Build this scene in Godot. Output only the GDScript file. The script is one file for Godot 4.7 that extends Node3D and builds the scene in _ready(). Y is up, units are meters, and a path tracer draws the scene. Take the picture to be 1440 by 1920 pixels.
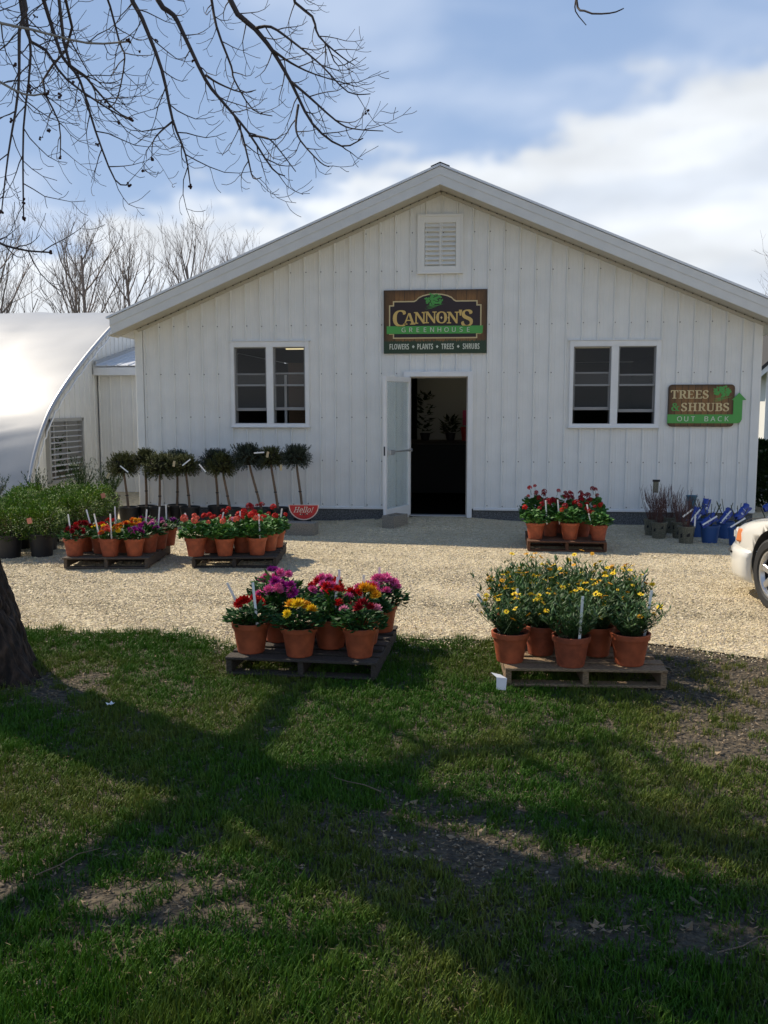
extends Node3D

# ---------------------------------------------------------------- mesh helper
class MB:
	var v := PackedVector3Array()
	var n := PackedVector3Array()
	var t := PackedVector2Array()
	var c := PackedColorArray()
	var i := PackedInt32Array()
	var col := Color(1, 1, 1)

	func vert(p: Vector3, nn: Vector3, uv := Vector2.ZERO) -> int:
		v.append(p); n.append(nn); t.append(uv); c.append(col)
		return v.size() - 1

	func tri(a: Vector3, b: Vector3, d: Vector3) -> void:      # counter-clockwise seen from outside
		var nn := (b - a).cross(d - a).normalized()
		var k := v.size()
		v.append(a); v.append(b); v.append(d)
		n.append(nn); n.append(nn); n.append(nn)
		t.append(Vector2.ZERO); t.append(Vector2.ZERO); t.append(Vector2.ZERO)
		c.append(col); c.append(col); c.append(col)
		i.append(k); i.append(k + 2); i.append(k + 1)

	func quad(a: Vector3, b: Vector3, d: Vector3, e: Vector3) -> void:
		var nn := (b - a).cross(d - a).normalized()
		if nn == Vector3.ZERO:
			nn = (d - a).cross(e - a).normalized()
		var k := v.size()
		v.append(a); v.append(b); v.append(d); v.append(e)
		t.append(Vector2(0, 1)); t.append(Vector2(1, 1)); t.append(Vector2(1, 0)); t.append(Vector2(0, 0))
		for q in 4:
			n.append(nn); c.append(col)
		i.append(k); i.append(k + 2); i.append(k + 1)
		i.append(k); i.append(k + 3); i.append(k + 2)

	func box(ce: Vector3, s: Vector3, b := Basis.IDENTITY) -> void:
		var x := b.x * s.x * .5
		var y := b.y * s.y * .5
		var z := b.z * s.z * .5
		quad(ce - x - y + z, ce + x - y + z, ce + x + y + z, ce - x + y + z)
		quad(ce + x - y - z, ce - x - y - z, ce - x + y - z, ce + x + y - z)
		quad(ce + x - y + z, ce + x - y - z, ce + x + y - z, ce + x + y + z)
		quad(ce - x - y - z, ce - x - y + z, ce - x + y + z, ce - x + y - z)
		quad(ce - x + y + z, ce + x + y + z, ce + x + y - z, ce - x + y - z)
		quad(ce - x - y - z, ce + x - y - z, ce + x - y + z, ce - x - y + z)

	func cbox(ce: Vector3, s: Vector3, r: float, b := Basis.IDENTITY) -> void:   # box with chamfered edges
		var h := s * .5
		var hh := h - Vector3(r, r, r)
		var f := func(sx: float, sy: float, sz: float, ax: int) -> Vector3:
			var p := Vector3(sx * hh.x, sy * hh.y, sz * hh.z)
			p[ax] = [sx, sy, sz][ax] * h[ax]
			return ce + b * p
		for s1 in [-1.0, 1.0]:
			var o: Array = [[0, 1, 2], [1, 2, 0], [2, 0, 1]]
			for ax in o:
				var q: Array[Vector3] = []
				for k in [[-1, -1], [1, -1], [1, 1], [-1, 1]]:
					var w := [0.0, 0.0, 0.0]
					w[ax[0]] = s1; w[ax[1]] = float(k[0]); w[ax[2]] = float(k[1])
					q.append(f.call(w[0], w[1], w[2], ax[0]))
				if s1 > 0:
					quad(q[0], q[1], q[2], q[3])
				else:
					quad(q[3], q[2], q[1], q[0])
		for ax in [[0, 1, 2], [1, 2, 0], [2, 0, 1]]:
			for a1 in [-1.0, 1.0]:
				for a2 in [-1.0, 1.0]:
					var w0 := [0.0, 0.0, 0.0]
					var w1 := [0.0, 0.0, 0.0]
					w0[ax[0]] = -1.0; w1[ax[0]] = 1.0
					for w in [w0, w1]:
						w[ax[1]] = a1; w[ax[2]] = a2
					var p0: Vector3 = f.call(w0[0], w0[1], w0[2], ax[1])
					var p1: Vector3 = f.call(w1[0], w1[1], w1[2], ax[1])
					var p2: Vector3 = f.call(w1[0], w1[1], w1[2], ax[2])
					var p3: Vector3 = f.call(w0[0], w0[1], w0[2], ax[2])
					if a1 * a2 > 0:
						quad(p0, p1, p2, p3)
					else:
						quad(p3, p2, p1, p0)

	func tube(p: PackedVector3Array, r: PackedFloat32Array, sides := 6, cap := true) -> void:
		var m := p.size()
		if m < 2:
			return
		var dir := (p[1] - p[0]).normalized()
		var u := dir.cross(Vector3.UP)
		if u.length() < .05:
			u = dir.cross(Vector3.RIGHT)
		u = u.normalized()
		var k0 := v.size()
		for j in m:
			var d := (p[mini(j + 1, m - 1)] - p[maxi(j - 1, 0)]).normalized()
			u = (u - d * u.dot(d)).normalized()
			var w := d.cross(u)
			for s in sides:
				var a := TAU * s / sides
				var nn := u * cos(a) + w * sin(a)
				v.append(p[j] + nn * r[j]); n.append(nn); t.append(Vector2(float(s) / sides, float(j))); c.append(col)
		for j in m - 1:
			for s in sides:
				var a := k0 + j * sides + s
				var b := k0 + j * sides + (s + 1) % sides
				i.append(a); i.append(a + sides); i.append(b)
				i.append(b); i.append(a + sides); i.append(b + sides)
		if cap:
			for s in range(1, sides - 1):
				var e := k0 + (m - 1) * sides
				i.append(e); i.append(e + s + 1); i.append(e + s)

	func lathe(prof: PackedVector2Array, segs := 20, o := Vector3.ZERO, b := Basis.IDENTITY) -> void:   # x = radius, y = height, from below upwards on the outside
		for j in prof.size() - 1:
			var a := prof[j]
			var d := prof[j + 1]
			var e := d - a
			var nr := Vector2(e.y, -e.x).normalized()
			var k0 := v.size()
			for s in segs + 1:
				var an := TAU * s / segs
				var cs := Vector3(cos(an), 0, sin(an))
				var nn := b * (cs * nr.x + Vector3(0, nr.y, 0))
				v.append(o + b * (cs * a.x + Vector3(0, a.y, 0))); v.append(o + b * (cs * d.x + Vector3(0, d.y, 0)))
				n.append(nn); n.append(nn)
				t.append(Vector2(float(s) / segs, 0)); t.append(Vector2(float(s) / segs, 1))
				c.append(col); c.append(col)
			for s in segs:
				var q := k0 + s * 2
				i.append(q); i.append(q + 2); i.append(q + 1)
				i.append(q + 1); i.append(q + 2); i.append(q + 3)

	func leaf(p: Vector3, d: Vector3, side: Vector3, l: float, w: float, fold := .25) -> void:
		var up := d.cross(side).normalized()
		var m := p + d * l * .45
		var a := m + side * w * .5 + up * w * fold
		var b := m - side * w * .5 + up * w * fold
		var e := p + d * l
		tri(p, a, e)
		tri(p, e, b)

	func poly(pts: PackedVector2Array, z: float, th: float, o := Vector3.ZERO) -> void:   # flat plate in x-y, front face at z, thickness th behind it
		var ii := Geometry2D.triangulate_polygon(pts)
		for k in range(0, ii.size(), 3):
			var a := pts[ii[k]]
			var b := pts[ii[k + 1]]
			var d := pts[ii[k + 2]]
			if (b - a).cross(d - a) < 0:
				var q := b
				b = d; d = q
			tri(o + Vector3(a.x, a.y, z), o + Vector3(b.x, b.y, z), o + Vector3(d.x, d.y, z))
		if th <= 0:
			return
		var cw := Geometry2D.is_polygon_clockwise(pts)
		for k in pts.size():
			var a := pts[k]
			var b := pts[(k + 1) % pts.size()]
			if cw:
				var q := a
				a = b; b = q
			quad(o + Vector3(a.x, a.y, z - th), o + Vector3(b.x, b.y, z - th), o + Vector3(b.x, b.y, z), o + Vector3(a.x, a.y, z))

	func add(m: Mesh, x: Transform3D) -> void:
		for sfc in m.get_surface_count():
			var ar := m.surface_get_arrays(sfc)
			var k := v.size()
			var pv: PackedVector3Array = ar[Mesh.ARRAY_VERTEX]
			var pn: PackedVector3Array = ar[Mesh.ARRAY_NORMAL]
			for q in pv.size():
				v.append(x * pv[q]); n.append((x.basis * pn[q]).normalized()); t.append(Vector2.ZERO); c.append(col)
			if ar[Mesh.ARRAY_INDEX] != null and ar[Mesh.ARRAY_INDEX].size():
				for q in ar[Mesh.ARRAY_INDEX]:
					i.append(k + q)
			else:
				for q in pv.size():
					i.append(k + q)

	func mesh() -> ArrayMesh:
		var a := []
		a.resize(Mesh.ARRAY_MAX)
		a[Mesh.ARRAY_VERTEX] = v; a[Mesh.ARRAY_NORMAL] = n; a[Mesh.ARRAY_TEX_UV] = t; a[Mesh.ARRAY_COLOR] = c; a[Mesh.ARRAY_INDEX] = i
		var m := ArrayMesh.new()
		m.add_surface_from_arrays(Mesh.PRIMITIVE_TRIANGLES, a)
		return m

# ---------------------------------------------------------------- naming helpers
var used := {}
var rng := RandomNumberGenerator.new()

func numbered(s: String) -> String:
	var k: int = used.get(s, -1) + 1
	used[s] = k
	return s if k == 0 else "%s_%03d" % [s, k]

func tag(o: Node, label := "", category := "", group := "", kind := "") -> void:
	if label: o.set_meta("label", label)
	if category: o.set_meta("category", category)
	if group: o.set_meta("group", group)
	if kind: o.set_meta("kind", kind)

func thing(called: String, label: String, category: String, at := Vector3.ZERO, turn := 0.0, group := "") -> Node3D:
	var o := Node3D.new()
	o.name = numbered(called)
	add_child(o)
	o.position = at
	o.rotation.y = turn
	tag(o, label, category, group)
	return o

func put(called: String, m: Mesh, material: Material, parent: Node = self, at := Vector3.ZERO, turn := 0.0) -> MeshInstance3D:
	var o := MeshInstance3D.new()
	o.name = numbered(called) if parent == self else called
	o.mesh = m
	o.material_override = material
	if parent != self:
		var taken := 0
		for ch in parent.get_children():
			if str(ch.name) == called or str(ch.name).begins_with(called + "_") and str(ch.name).trim_prefix(called + "_").is_valid_int():
				taken += 1
		if taken:
			o.name = "%s_%03d" % [called, taken]
	parent.add_child(o, true)
	o.position = at
	o.rotation.y = turn
	return o

func struct(called: String, m: Mesh, material: Material) -> MeshInstance3D:
	var o := put(called, m, material)
	tag(o, "", "", "", "structure")
	return o

# ---------------------------------------------------------------- materials
func lin(r: float, g: float, b: float) -> Color:
	return Color(r, g, b).linear_to_srgb()

func noise_tex(freq: float, lo: Color, hi: Color, sd := 1, oct := 4, size := 512, mid := .5) -> NoiseTexture2D:
	var f := FastNoiseLite.new()
	f.seed = sd
	f.noise_type = FastNoiseLite.TYPE_SIMPLEX_SMOOTH
	f.frequency = freq
	f.fractal_octaves = oct
	var g := Gradient.new()
	g.set_color(0, lo); g.set_color(1, hi)
	g.set_offset(0, mid - .3); g.set_offset(1, mid + .3)
	var x := NoiseTexture2D.new()
	x.width = size; x.height = size
	x.seamless = true
	x.noise = f
	x.color_ramp = g
	return x

func mat(c: Color, rough := .7, tex: Texture2D = null, scale := 1.0, bump: Texture2D = null, bump_cm := 0.0, world := false) -> StandardMaterial3D:
	var m := StandardMaterial3D.new()
	m.albedo_color = c
	m.roughness = rough
	if tex or bump:
		m.uv1_triplanar = true
		m.uv1_world_triplanar = world
		m.uv1_scale = Vector3(scale, scale, scale)
	if tex:
		m.albedo_texture = tex
	if bump:
		m.heightmap_enabled = true
		m.heightmap_texture = bump
		m.heightmap_scale = bump_cm
	return m

func tinted(rough := .6, back := Color(0, 0, 0)) -> StandardMaterial3D:   # natural colour per leaf or petal in the vertices
	var m := StandardMaterial3D.new()
	m.vertex_color_use_as_albedo = true
	m.roughness = rough
	m.metallic_specular = .25
	m.cull_mode = BaseMaterial3D.CULL_DISABLED
	if back != Color(0, 0, 0):
		m.backlight_enabled = true
		m.backlight = back
	return m

var M := {}
var tex_soft: NoiseTexture2D
var tex_grain: NoiseTexture2D
var tex_bump: NoiseTexture2D
var tex_fine: NoiseTexture2D

func make_materials() -> void:
	var g := func(x: float) -> Color: return Color(x, x, x)
	tex_soft = noise_tex(.012, g.call(.972), g.call(1.0), 3, 5)
	tex_grain = noise_tex(.05, g.call(.6), g.call(1.0), 5, 5)
	tex_bump = noise_tex(.06, g.call(.0), g.call(1.0), 7, 5)
	tex_fine = noise_tex(.2, g.call(.55), g.call(1.0), 9, 3)
	M.steel = mat(lin(.74, .738, .70), .42, tex_soft, .35, null, 0, true)
	M.steel.metallic_specular = .4
	M.trim = mat(lin(.74, .74, .72), .45, tex_soft, .5, null, 0, true)
	M.fascia = mat(lin(.64, .64, .61), .4, tex_soft, .5, null, 0, true)
	M.soffit = mat(lin(.50, .48, .42), .6)
	M.frame = mat(lin(.38, .35, .31), .5, tex_soft, .8)
	M.gasket = mat(lin(.02, .02, .02), .6)
	M.alu = mat(lin(.42, .42, .41), .4)
	M.alu.metallic = .5
	M.sash = mat(lin(.24, .24, .235), .45)
	M.concrete = mat(lin(.165, .17, .172), .9, tex_grain, 1.4, tex_fine, .2, true)
	M.block = mat(lin(.38, .345, .28), .95, tex_grain, 3.0, tex_fine, .4)
	M.screw = mat(lin(.12, .12, .12), .5)
	M.dark = mat(lin(.02, .02, .02), .9)
	var pot_tex := noise_tex(.018, Color(.8, .79, .78), Color(1, 1, 1), 17, 5, 512, .42)
	M.terracotta = mat(lin(.38, .085, .030), .6, pot_tex, 1.3)
	M.terracotta2 = mat(lin(.31, .07, .028), .66, pot_tex, 1.7)
	M.soil = mat(lin(.025, .018, .012), 1.0, tex_fine, 8.0, tex_fine, 1.0)
	M.white_plastic = mat(lin(.75, .75, .72), .5)
	M.black_pot = mat(lin(.012, .012, .013), .55)
	M.blue_pot = mat(lin(.02, .075, .24), .5)
	M.blue_sleeve = mat(lin(.015, .045, .27), .3)
	M.blue_sleeve.cull_mode = BaseMaterial3D.CULL_DISABLED
	M.teal = mat(lin(.06, .17, .22), .5)
	M.tan_pot = mat(lin(.2, .19, .13), .6, tex_grain, 2.0)
	M.tag_tan = mat(lin(.45, .36, .2), .6)
	M.tag_orange = mat(lin(.6, .22, .12), .6)
	for k in [["wood_grey", .17, .13, .095], ["wood_dark", .085, .068, .052], ["wood_tan", .42, .285, .16], ["wood_red", .2, .085, .04], ["stake_bark", .26, .18, .12]]:
		M[k[0]] = mat(lin(k[1], k[2], k[3]), .85, tex_grain, 2.5, tex_bump, .3)
		M[k[0]].uv1_scale = Vector3(1.2, 9, 9)
	M.stake_bark.uv1_scale = Vector3(6, 1.5, 6)
	var bark_tex := noise_tex(.022, Color(.22, .2, .18), Color(1, 1, 1), 15, 5)
	M.bark = mat(lin(.075, .047, .031), .95, bark_tex, 1.0, bark_tex, 3.0)
	M.bark.uv1_scale = Vector3(1.7, .55, 1.7)
	M.twig = mat(lin(.06, .042, .034), .85)
	M.twig_sunlit = mat(lin(.30, .26, .21), .8)  # sunlit version of the twig colour, sunlight painted into two left branches
	M.bud = mat(lin(.045, .018, .014), .9)
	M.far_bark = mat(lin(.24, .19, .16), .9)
	M.foliage = tinted(.5, Color(.45, .5, .3))
	M.spruce = tinted(.7)
	M.petal = tinted(.55, Color(.35, .35, .35))
	M.grass = tinted(.55, Color(.5, .5, .4))
	M.stone = tinted(.9)
	M.film = mat(lin(.38, .39, .39), .5, tex_soft, .25)
	M.film.backlight_enabled = true
	M.film.backlight = Color(.5, .5, .5)
	M.film.clearcoat_enabled = true
	M.film.clearcoat = .35
	M.film.clearcoat_roughness = .3
	M.roof = mat(lin(.62, .64, .66), .35)
	M.roof.metallic = .2
	M.glass = mat(Color(.03, .05, .08, .16), .03)
	M.glass.transparency = BaseMaterial3D.TRANSPARENCY_ALPHA
	M.glass.metallic_specular = .36
	M.door_glass = mat(Color(.70, .80, .77, .16), .05)
	M.door_glass.transparency = BaseMaterial3D.TRANSPARENCY_ALPHA
	M.vinyl = mat(lin(.72, .71, .66), .55)
	M.shingle = mat(lin(.04, .038, .035), .9)
	M.car = mat(lin(.74, .72, .65), .25)
	M.car.clearcoat_enabled = true
	M.car.clearcoat = 1.0
	M.car.clearcoat_roughness = .04
	M.tyre = mat(lin(.018, .018, .018), .75)
	M.rim = mat(lin(.55, .55, .55), .3)
	M.rim.metallic = .8
	M.amber = mat(lin(.65, .2, .05), .15)
	M.lens = mat(lin(.55, .55, .52), .1)
	M.car_glass = mat(lin(.02, .025, .03), .05)
	M.paper = mat(lin(.45, .47, .5), .5)
	M.red = mat(lin(.45, .018, .02), .5)
	M.rind = mat(lin(.68, .5, .42), .5)
	M.gold = mat(lin(.62, .43, .13), .5)
	M.gold_light = mat(lin(.62, .5, .26), .5)
	M.plaque = mat(lin(.022, .010, .012), .5)
	M.sign_green = mat(lin(.07, .33, .06), .45)
	M.sign_green_dark = mat(lin(.03, .16, .04), .5)
	M.sign_white = mat(lin(.62, .64, .52), .5)

# ---------------------------------------------------------------- the lie of the land
var nz := FastNoiseLite.new()

func hgt(x: float, z: float) -> float:
	var h := .012 * nz.get_noise_2d(x * 60.0, z * 60.0) + .02 * nz.get_noise_2d(x * 12.0 + 500.0, z * 12.0)
	h += .10 * exp(-pow((x + .05) / 1.15, 2.0)) * smoothstep(2.3, .1, z)
	h -= .02 * smoothstep(1.5, 4.0, x) * smoothstep(3.0, .5, z)
	if z < -.12 and x > XL + .03 and x < XR - .03:
		h -= .25                               # the shop floor lies here
	return h

func edge_z(x: float) -> float:      # where the gravel gives way to the lawn
	var e := 7.05 + .10 * nz.get_noise_2d(x * 90.0, 77.0) + .08 * nz.get_noise_2d(x * 300.0, 11.0)
	e += .28 * exp(-pow((x + 1.15) / .35, 2.0)) + .35 * smoothstep(1.6, 3.0, x)
	return e

func bare(x: float, z: float) -> float:   # 1 where the soil is bare
	var b := 0.0
	b = maxf(b, 1.0 * exp(-pow((x - .55) / .6, 2.0) - pow((z - 10.35) / .36, 2.0)))
	b = maxf(b, .95 * exp(-pow((x - 1.35) / .55, 2.0) - pow((z - 10.95) / .16, 2.0)))
	b = maxf(b, .65 * exp(-pow((x + .9) / .7, 2.0) - pow((z - 10.8) / .35, 2.0)))
	b = maxf(b, smoothstep(1.5, 1.95, x + .25 * nz.get_noise_2d(z * 80.0, 3.0)) * smoothstep(9.75, 9.1, z) * smoothstep(5.0, 3.4, x))
	b = maxf(b, 1.0 * exp(-pow((x + 2.05) / .32, 2.0) - pow((z - 8.55) / .4, 2.0)))
	b += .45 * nz.get_noise_2d(x * 110.0, z * 110.0) + .9 * nz.get_noise_2d(x * 520.0, z * 520.0)
	return clampf(b, 0.0, 1.0)

# ---------------------------------------------------------------- sky
func make_sky() -> PanoramaSkyMaterial:
	var w := 1280
	var h := 640
	var f := FastNoiseLite.new()
	f.seed = 292; f.frequency = 1.0; f.fractal_octaves = 6; f.fractal_gain = .52
	f.noise_type = FastNoiseLite.TYPE_SIMPLEX_SMOOTH
	var data := PackedFloat32Array()
	data.resize(w * h * 4)
	var trail := Vector3(.17, .972, .15).normalized()
	trail = Vector3(sin(deg_to_rad(-28.0)) * cos(.19), sin(.19), -cos(deg_to_rad(-28.0)) * cos(.19)).cross(Vector3(sin(deg_to_rad(-8.0)) * cos(.165), sin(.165), -cos(deg_to_rad(-8.0)) * cos(.165))).normalized()
	var k := 0
	for y in h:
		var el := (.5 - (y + .5) / h) * PI
		var sy := sin(el)
		var cy := cos(el)
		for x in w:
			var az := (x + .5) / w * TAU                  # the panorama starts at -z and turns towards +x
			var d := Vector3(sin(az) * cy, sy, -cos(az) * cy)
			var e := maxf(el, 0.0)
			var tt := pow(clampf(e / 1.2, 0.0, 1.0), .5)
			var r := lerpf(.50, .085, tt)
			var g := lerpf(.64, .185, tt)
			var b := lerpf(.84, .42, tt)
			if el > -.02:
				var ed := rad_to_deg(el)
				var n1 := f.get_noise_3d(d.x * 2.2, d.y * 6.5, d.z * 2.2)
				var n2 := f.get_noise_3d(d.x * 7.0 + 9.0, d.y * 20.0, d.z * 7.0)
				var lim := 14.6 + 11.0 * sin(az + .03) + n1 * 2.2 + n2 * 3.2 + 1.6 * f.get_noise_3d(d.x * 22.0, d.y * 50.0, d.z * 22.0 + 5.0)
				var cov := smoothstep(-1.1, 2.0, lim - ed)
				cov *= 1.0 - .25 * smoothstep(-.1, .4, f.get_noise_3d(d.x * 4.0 + 40.0, d.y * 14.0, d.z * 4.0))
				# thin high veil
				var veil := smoothstep(-.05, .45, f.get_noise_3d(d.x * 1.6 + 3.0, d.y * 5.0 - 8.0, d.z * 1.6)) * .62
				veil *= smoothstep(42.0, 14.0, ed)
				var lit := .80 + .20 * f.get_noise_3d(d.x * 5.0 + 70.0, d.y * 18.0, d.z * 5.0)
				var s := smoothstep(.045, .0, absf(d.dot(trail)) * 14.0) * .30 * smoothstep(.30, .36, d.x + 1.0) * smoothstep(.05, -.25, d.x) * smoothstep(0.0, -.3, d.z)
				r = lerpf(r, .62, veil); g = lerpf(g, .70, veil); b = lerpf(b, .84, veil)
				r = lerpf(r, .80, s); g = lerpf(g, .85, s); b = lerpf(b, .92, s)
				r = lerpf(r, lit * .93, cov); g = lerpf(g, lit * .975, cov); b = lerpf(b, lit * 1.03, cov)
			data[k] = r; data[k + 1] = g; data[k + 2] = b; data[k + 3] = 1.0
			k += 4
	var im := Image.create_from_data(w, h, false, Image.FORMAT_RGBAF, data.to_byte_array())
	var m := PanoramaSkyMaterial.new()
	m.panorama = ImageTexture.create_from_image(im)
	return m

# ---------------------------------------------------------------- ground
func make_ground() -> void:
	# far field: one sheet to the horizon
	var far := MB.new()
	far.quad(Vector3(-400, -.09, 400), Vector3(400, -.09, 400), Vector3(400, -.09, -400), Vector3(-400, -.09, -400))
	struct("ground", far.mesh(), mat(lin(.06, .085, .025), 1.0, tex_grain, .15, null, 0, true))
	# gravel drive
	var gcol := noise_tex(.02, lin(.40, .325, .205), lin(.58, .505, .345), 31, 5, 1024)
	var gm := mat(Color(1, 1, 1), .95, gcol, .45, tex_bump, 2.0, true)
	var gv := sheet(-14.0, 14.0, .25, func(x: float) -> float: return -9.0, edge_z, .24, 0.0)
	struct("gravel_drive", gv, gm)
	var scol := noise_tex(.03, lin(.035, .027, .017), lin(.105, .082, .05), 33, 5, 1024)
	var sm := mat(Color(1, 1, 1), 1.0, scol, .6, tex_bump, 2.5, true)
	var lawn := sheet(-14.0, 14.0, .25, func(x: float) -> float: return edge_z(x) - .25, func(x: float) -> float: return 24.0, .24, -.012)
	struct("lawn_soil", lawn, sm)

func sheet(x0: float, x1: float, dx: float, za: Callable, zb: Callable, dz: float, drop: float) -> ArrayMesh:
	var b := MB.new()
	var nx := int((x1 - x0) / dx) + 1
	var rows := 64
	for ix in nx:
		var x := x0 + ix * dx
		var z0: float = za.call(x)
		var z1: float = zb.call(x)
		for iz in rows + 1:
			var z := lerpf(z0, z1, float(iz) / rows)
			var e := .05
			var h := hgt(x, z)
			b.vert(Vector3(x, h + drop, z), Vector3(h - hgt(x + e, z), e, h - hgt(x, z + e)).normalized(), Vector2(x, z))
	for ix in nx - 1:
		for iz in rows:
			var a := ix * (rows + 1) + iz
			var q := a + rows + 1
			b.i.append_array([a, q, a + 1, a + 1, q, q + 1])
	return b.mesh()

func scatter(called: String, mesh_: Mesh, material: Material, xs: Array[Transform3D], cs: PackedColorArray, parent: Node = self) -> MultiMeshInstance3D:
	var mm := MultiMesh.new()
	mm.transform_format = MultiMesh.TRANSFORM_3D
	mm.use_colors = true
	mm.mesh = mesh_
	mm.instance_count = xs.size()
	for k in xs.size():
		mm.set_instance_transform(k, xs[k])
		mm.set_instance_color(k, cs[k])
	var o := MultiMeshInstance3D.new()
	o.name = numbered(called)
	o.multimesh = mm
	o.material_override = material
	parent.add_child(o, true)
	tag(o, "", "", "", "stuff")
	return o

func tuft(nb: int, hh: float, sp: float) -> ArrayMesh:
	var b := MB.new()
	for k in nb:
		var a := rng.randf() * TAU
		var r := sp * sqrt(rng.randf())
		var p := Vector3(cos(a) * r, -.005, sin(a) * r)
		var l := hh * rng.randf_range(.55, 1.15)
		var a2 := rng.randf() * TAU
		var lean := Vector3(cos(a2), 0, sin(a2)) * rng.randf_range(.15, .75)
		var side := Vector3(-sin(a2 + rng.randf_range(-.6, .6)), 0, cos(a2)) * rng.randf_range(.0013, .0024)
		var m := p + Vector3(0, l * .62, 0) + lean * l * .28
		var tip := p + Vector3(0, l * .92, 0) + lean * l * .8
		var s := rng.randf_range(.75, 1.2)
		b.col = Color(s * rng.randf_range(.9, 1.15), s, s * .9)
		if rng.randf() < .2:
			b.col = Color(2.7, 1.75, 2.2) * rng.randf_range(.6, 1.2)
		b.quad(p - side, p + side, m + side * .8, m - side * .8)
		b.tri(m - side * .8, m + side * .8, tip)
	return b.mesh()

func make_grass() -> void:
	var kinds := [[tuft(12, .046, .03), 36000], [tuft(10, .078, .03), 24000], [tuft(11, .03, .035), 30000]]
	var group := 0
	for kd in kinds:
		var xs: Array[Transform3D] = []
		var cs := PackedColorArray()
		for k in int(kd[1] * 1.55):
			var z := 6.85 + 6.6 * pow(rng.randf(), .9)
			var wide := 3.4 - (z - 7.0) * .22
			var x := rng.randf_range(-wide + .2 - .3, wide + .35)
			if k > kd[1]:                      # the lawn to both sides
				x = rng.randf_range(-6.5, -wide) if rng.randf() < .6 else rng.randf_range(wide, 5.5)
			var ez := edge_z(x)
			if z < ez - .12 * rng.randf():
				continue
			var bb := bare(x, z)
			if z > 11.05:
				bb *= .6
			if rng.randf() < bb * 1.25 - .12:
				continue
			var long := smoothstep(10.9, 11.6, z) * .55 + .35 * exp(-pow((z - 7.3) / .3, 2.0)) * smoothstep(.6, -.6, x)
			if group == 1 and rng.randf() > .35 + long + .3 * nz.get_noise_2d(x * 200.0, z * 200.0):
				continue
			var s := rng.randf_range(.6, 1.15) * (1.0 + long * .7) * (1.0 + .45 * nz.get_noise_2d(x * 320.0 + 70.0, z * 320.0))
			xs.append(Transform3D(Basis(Vector3.UP, rng.randf() * TAU).scaled(Vector3(1.1, s, 1.1)), Vector3(x, hgt(x, z) - .012, z)))
			var dry := clampf(.20 + .75 * nz.get_noise_2d(x * 70.0 + 900.0, z * 70.0) + .25 * nz.get_noise_2d(x * 500.0, z * 500.0) + .35 * smoothstep(.3, 1.6, x) * smoothstep(10.6, 9.0, z) - long * .4, 0.0, 1.0)
			cs.append(Color(lerpf(.046, .150, dry), lerpf(.118, .152, dry), lerpf(.010, .034, dry)))
		scatter("grass", kd[0], M.grass, xs, cs)
		group += 1

func pebble(sd: int) -> ArrayMesh:
	rng.seed = sd
	var b := MB.new()
	var ring: Array[Vector3] = []
	for k in 5:
		var a := TAU * k / 5.0
		ring.append(Vector3(cos(a) * rng.randf_range(.7, 1.1), rng.randf_range(-.2, .25), sin(a) * rng.randf_range(.6, 1.1)))
	var top := Vector3(rng.randf_range(-.2, .2), .65, rng.randf_range(-.2, .2))
	var low := Vector3(0, -.6, 0)
	for k in 5:
		b.tri(ring[(k + 1) % 5], ring[k], top)
		b.tri(ring[k], ring[(k + 1) % 5], low)
	return b.mesh()

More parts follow.
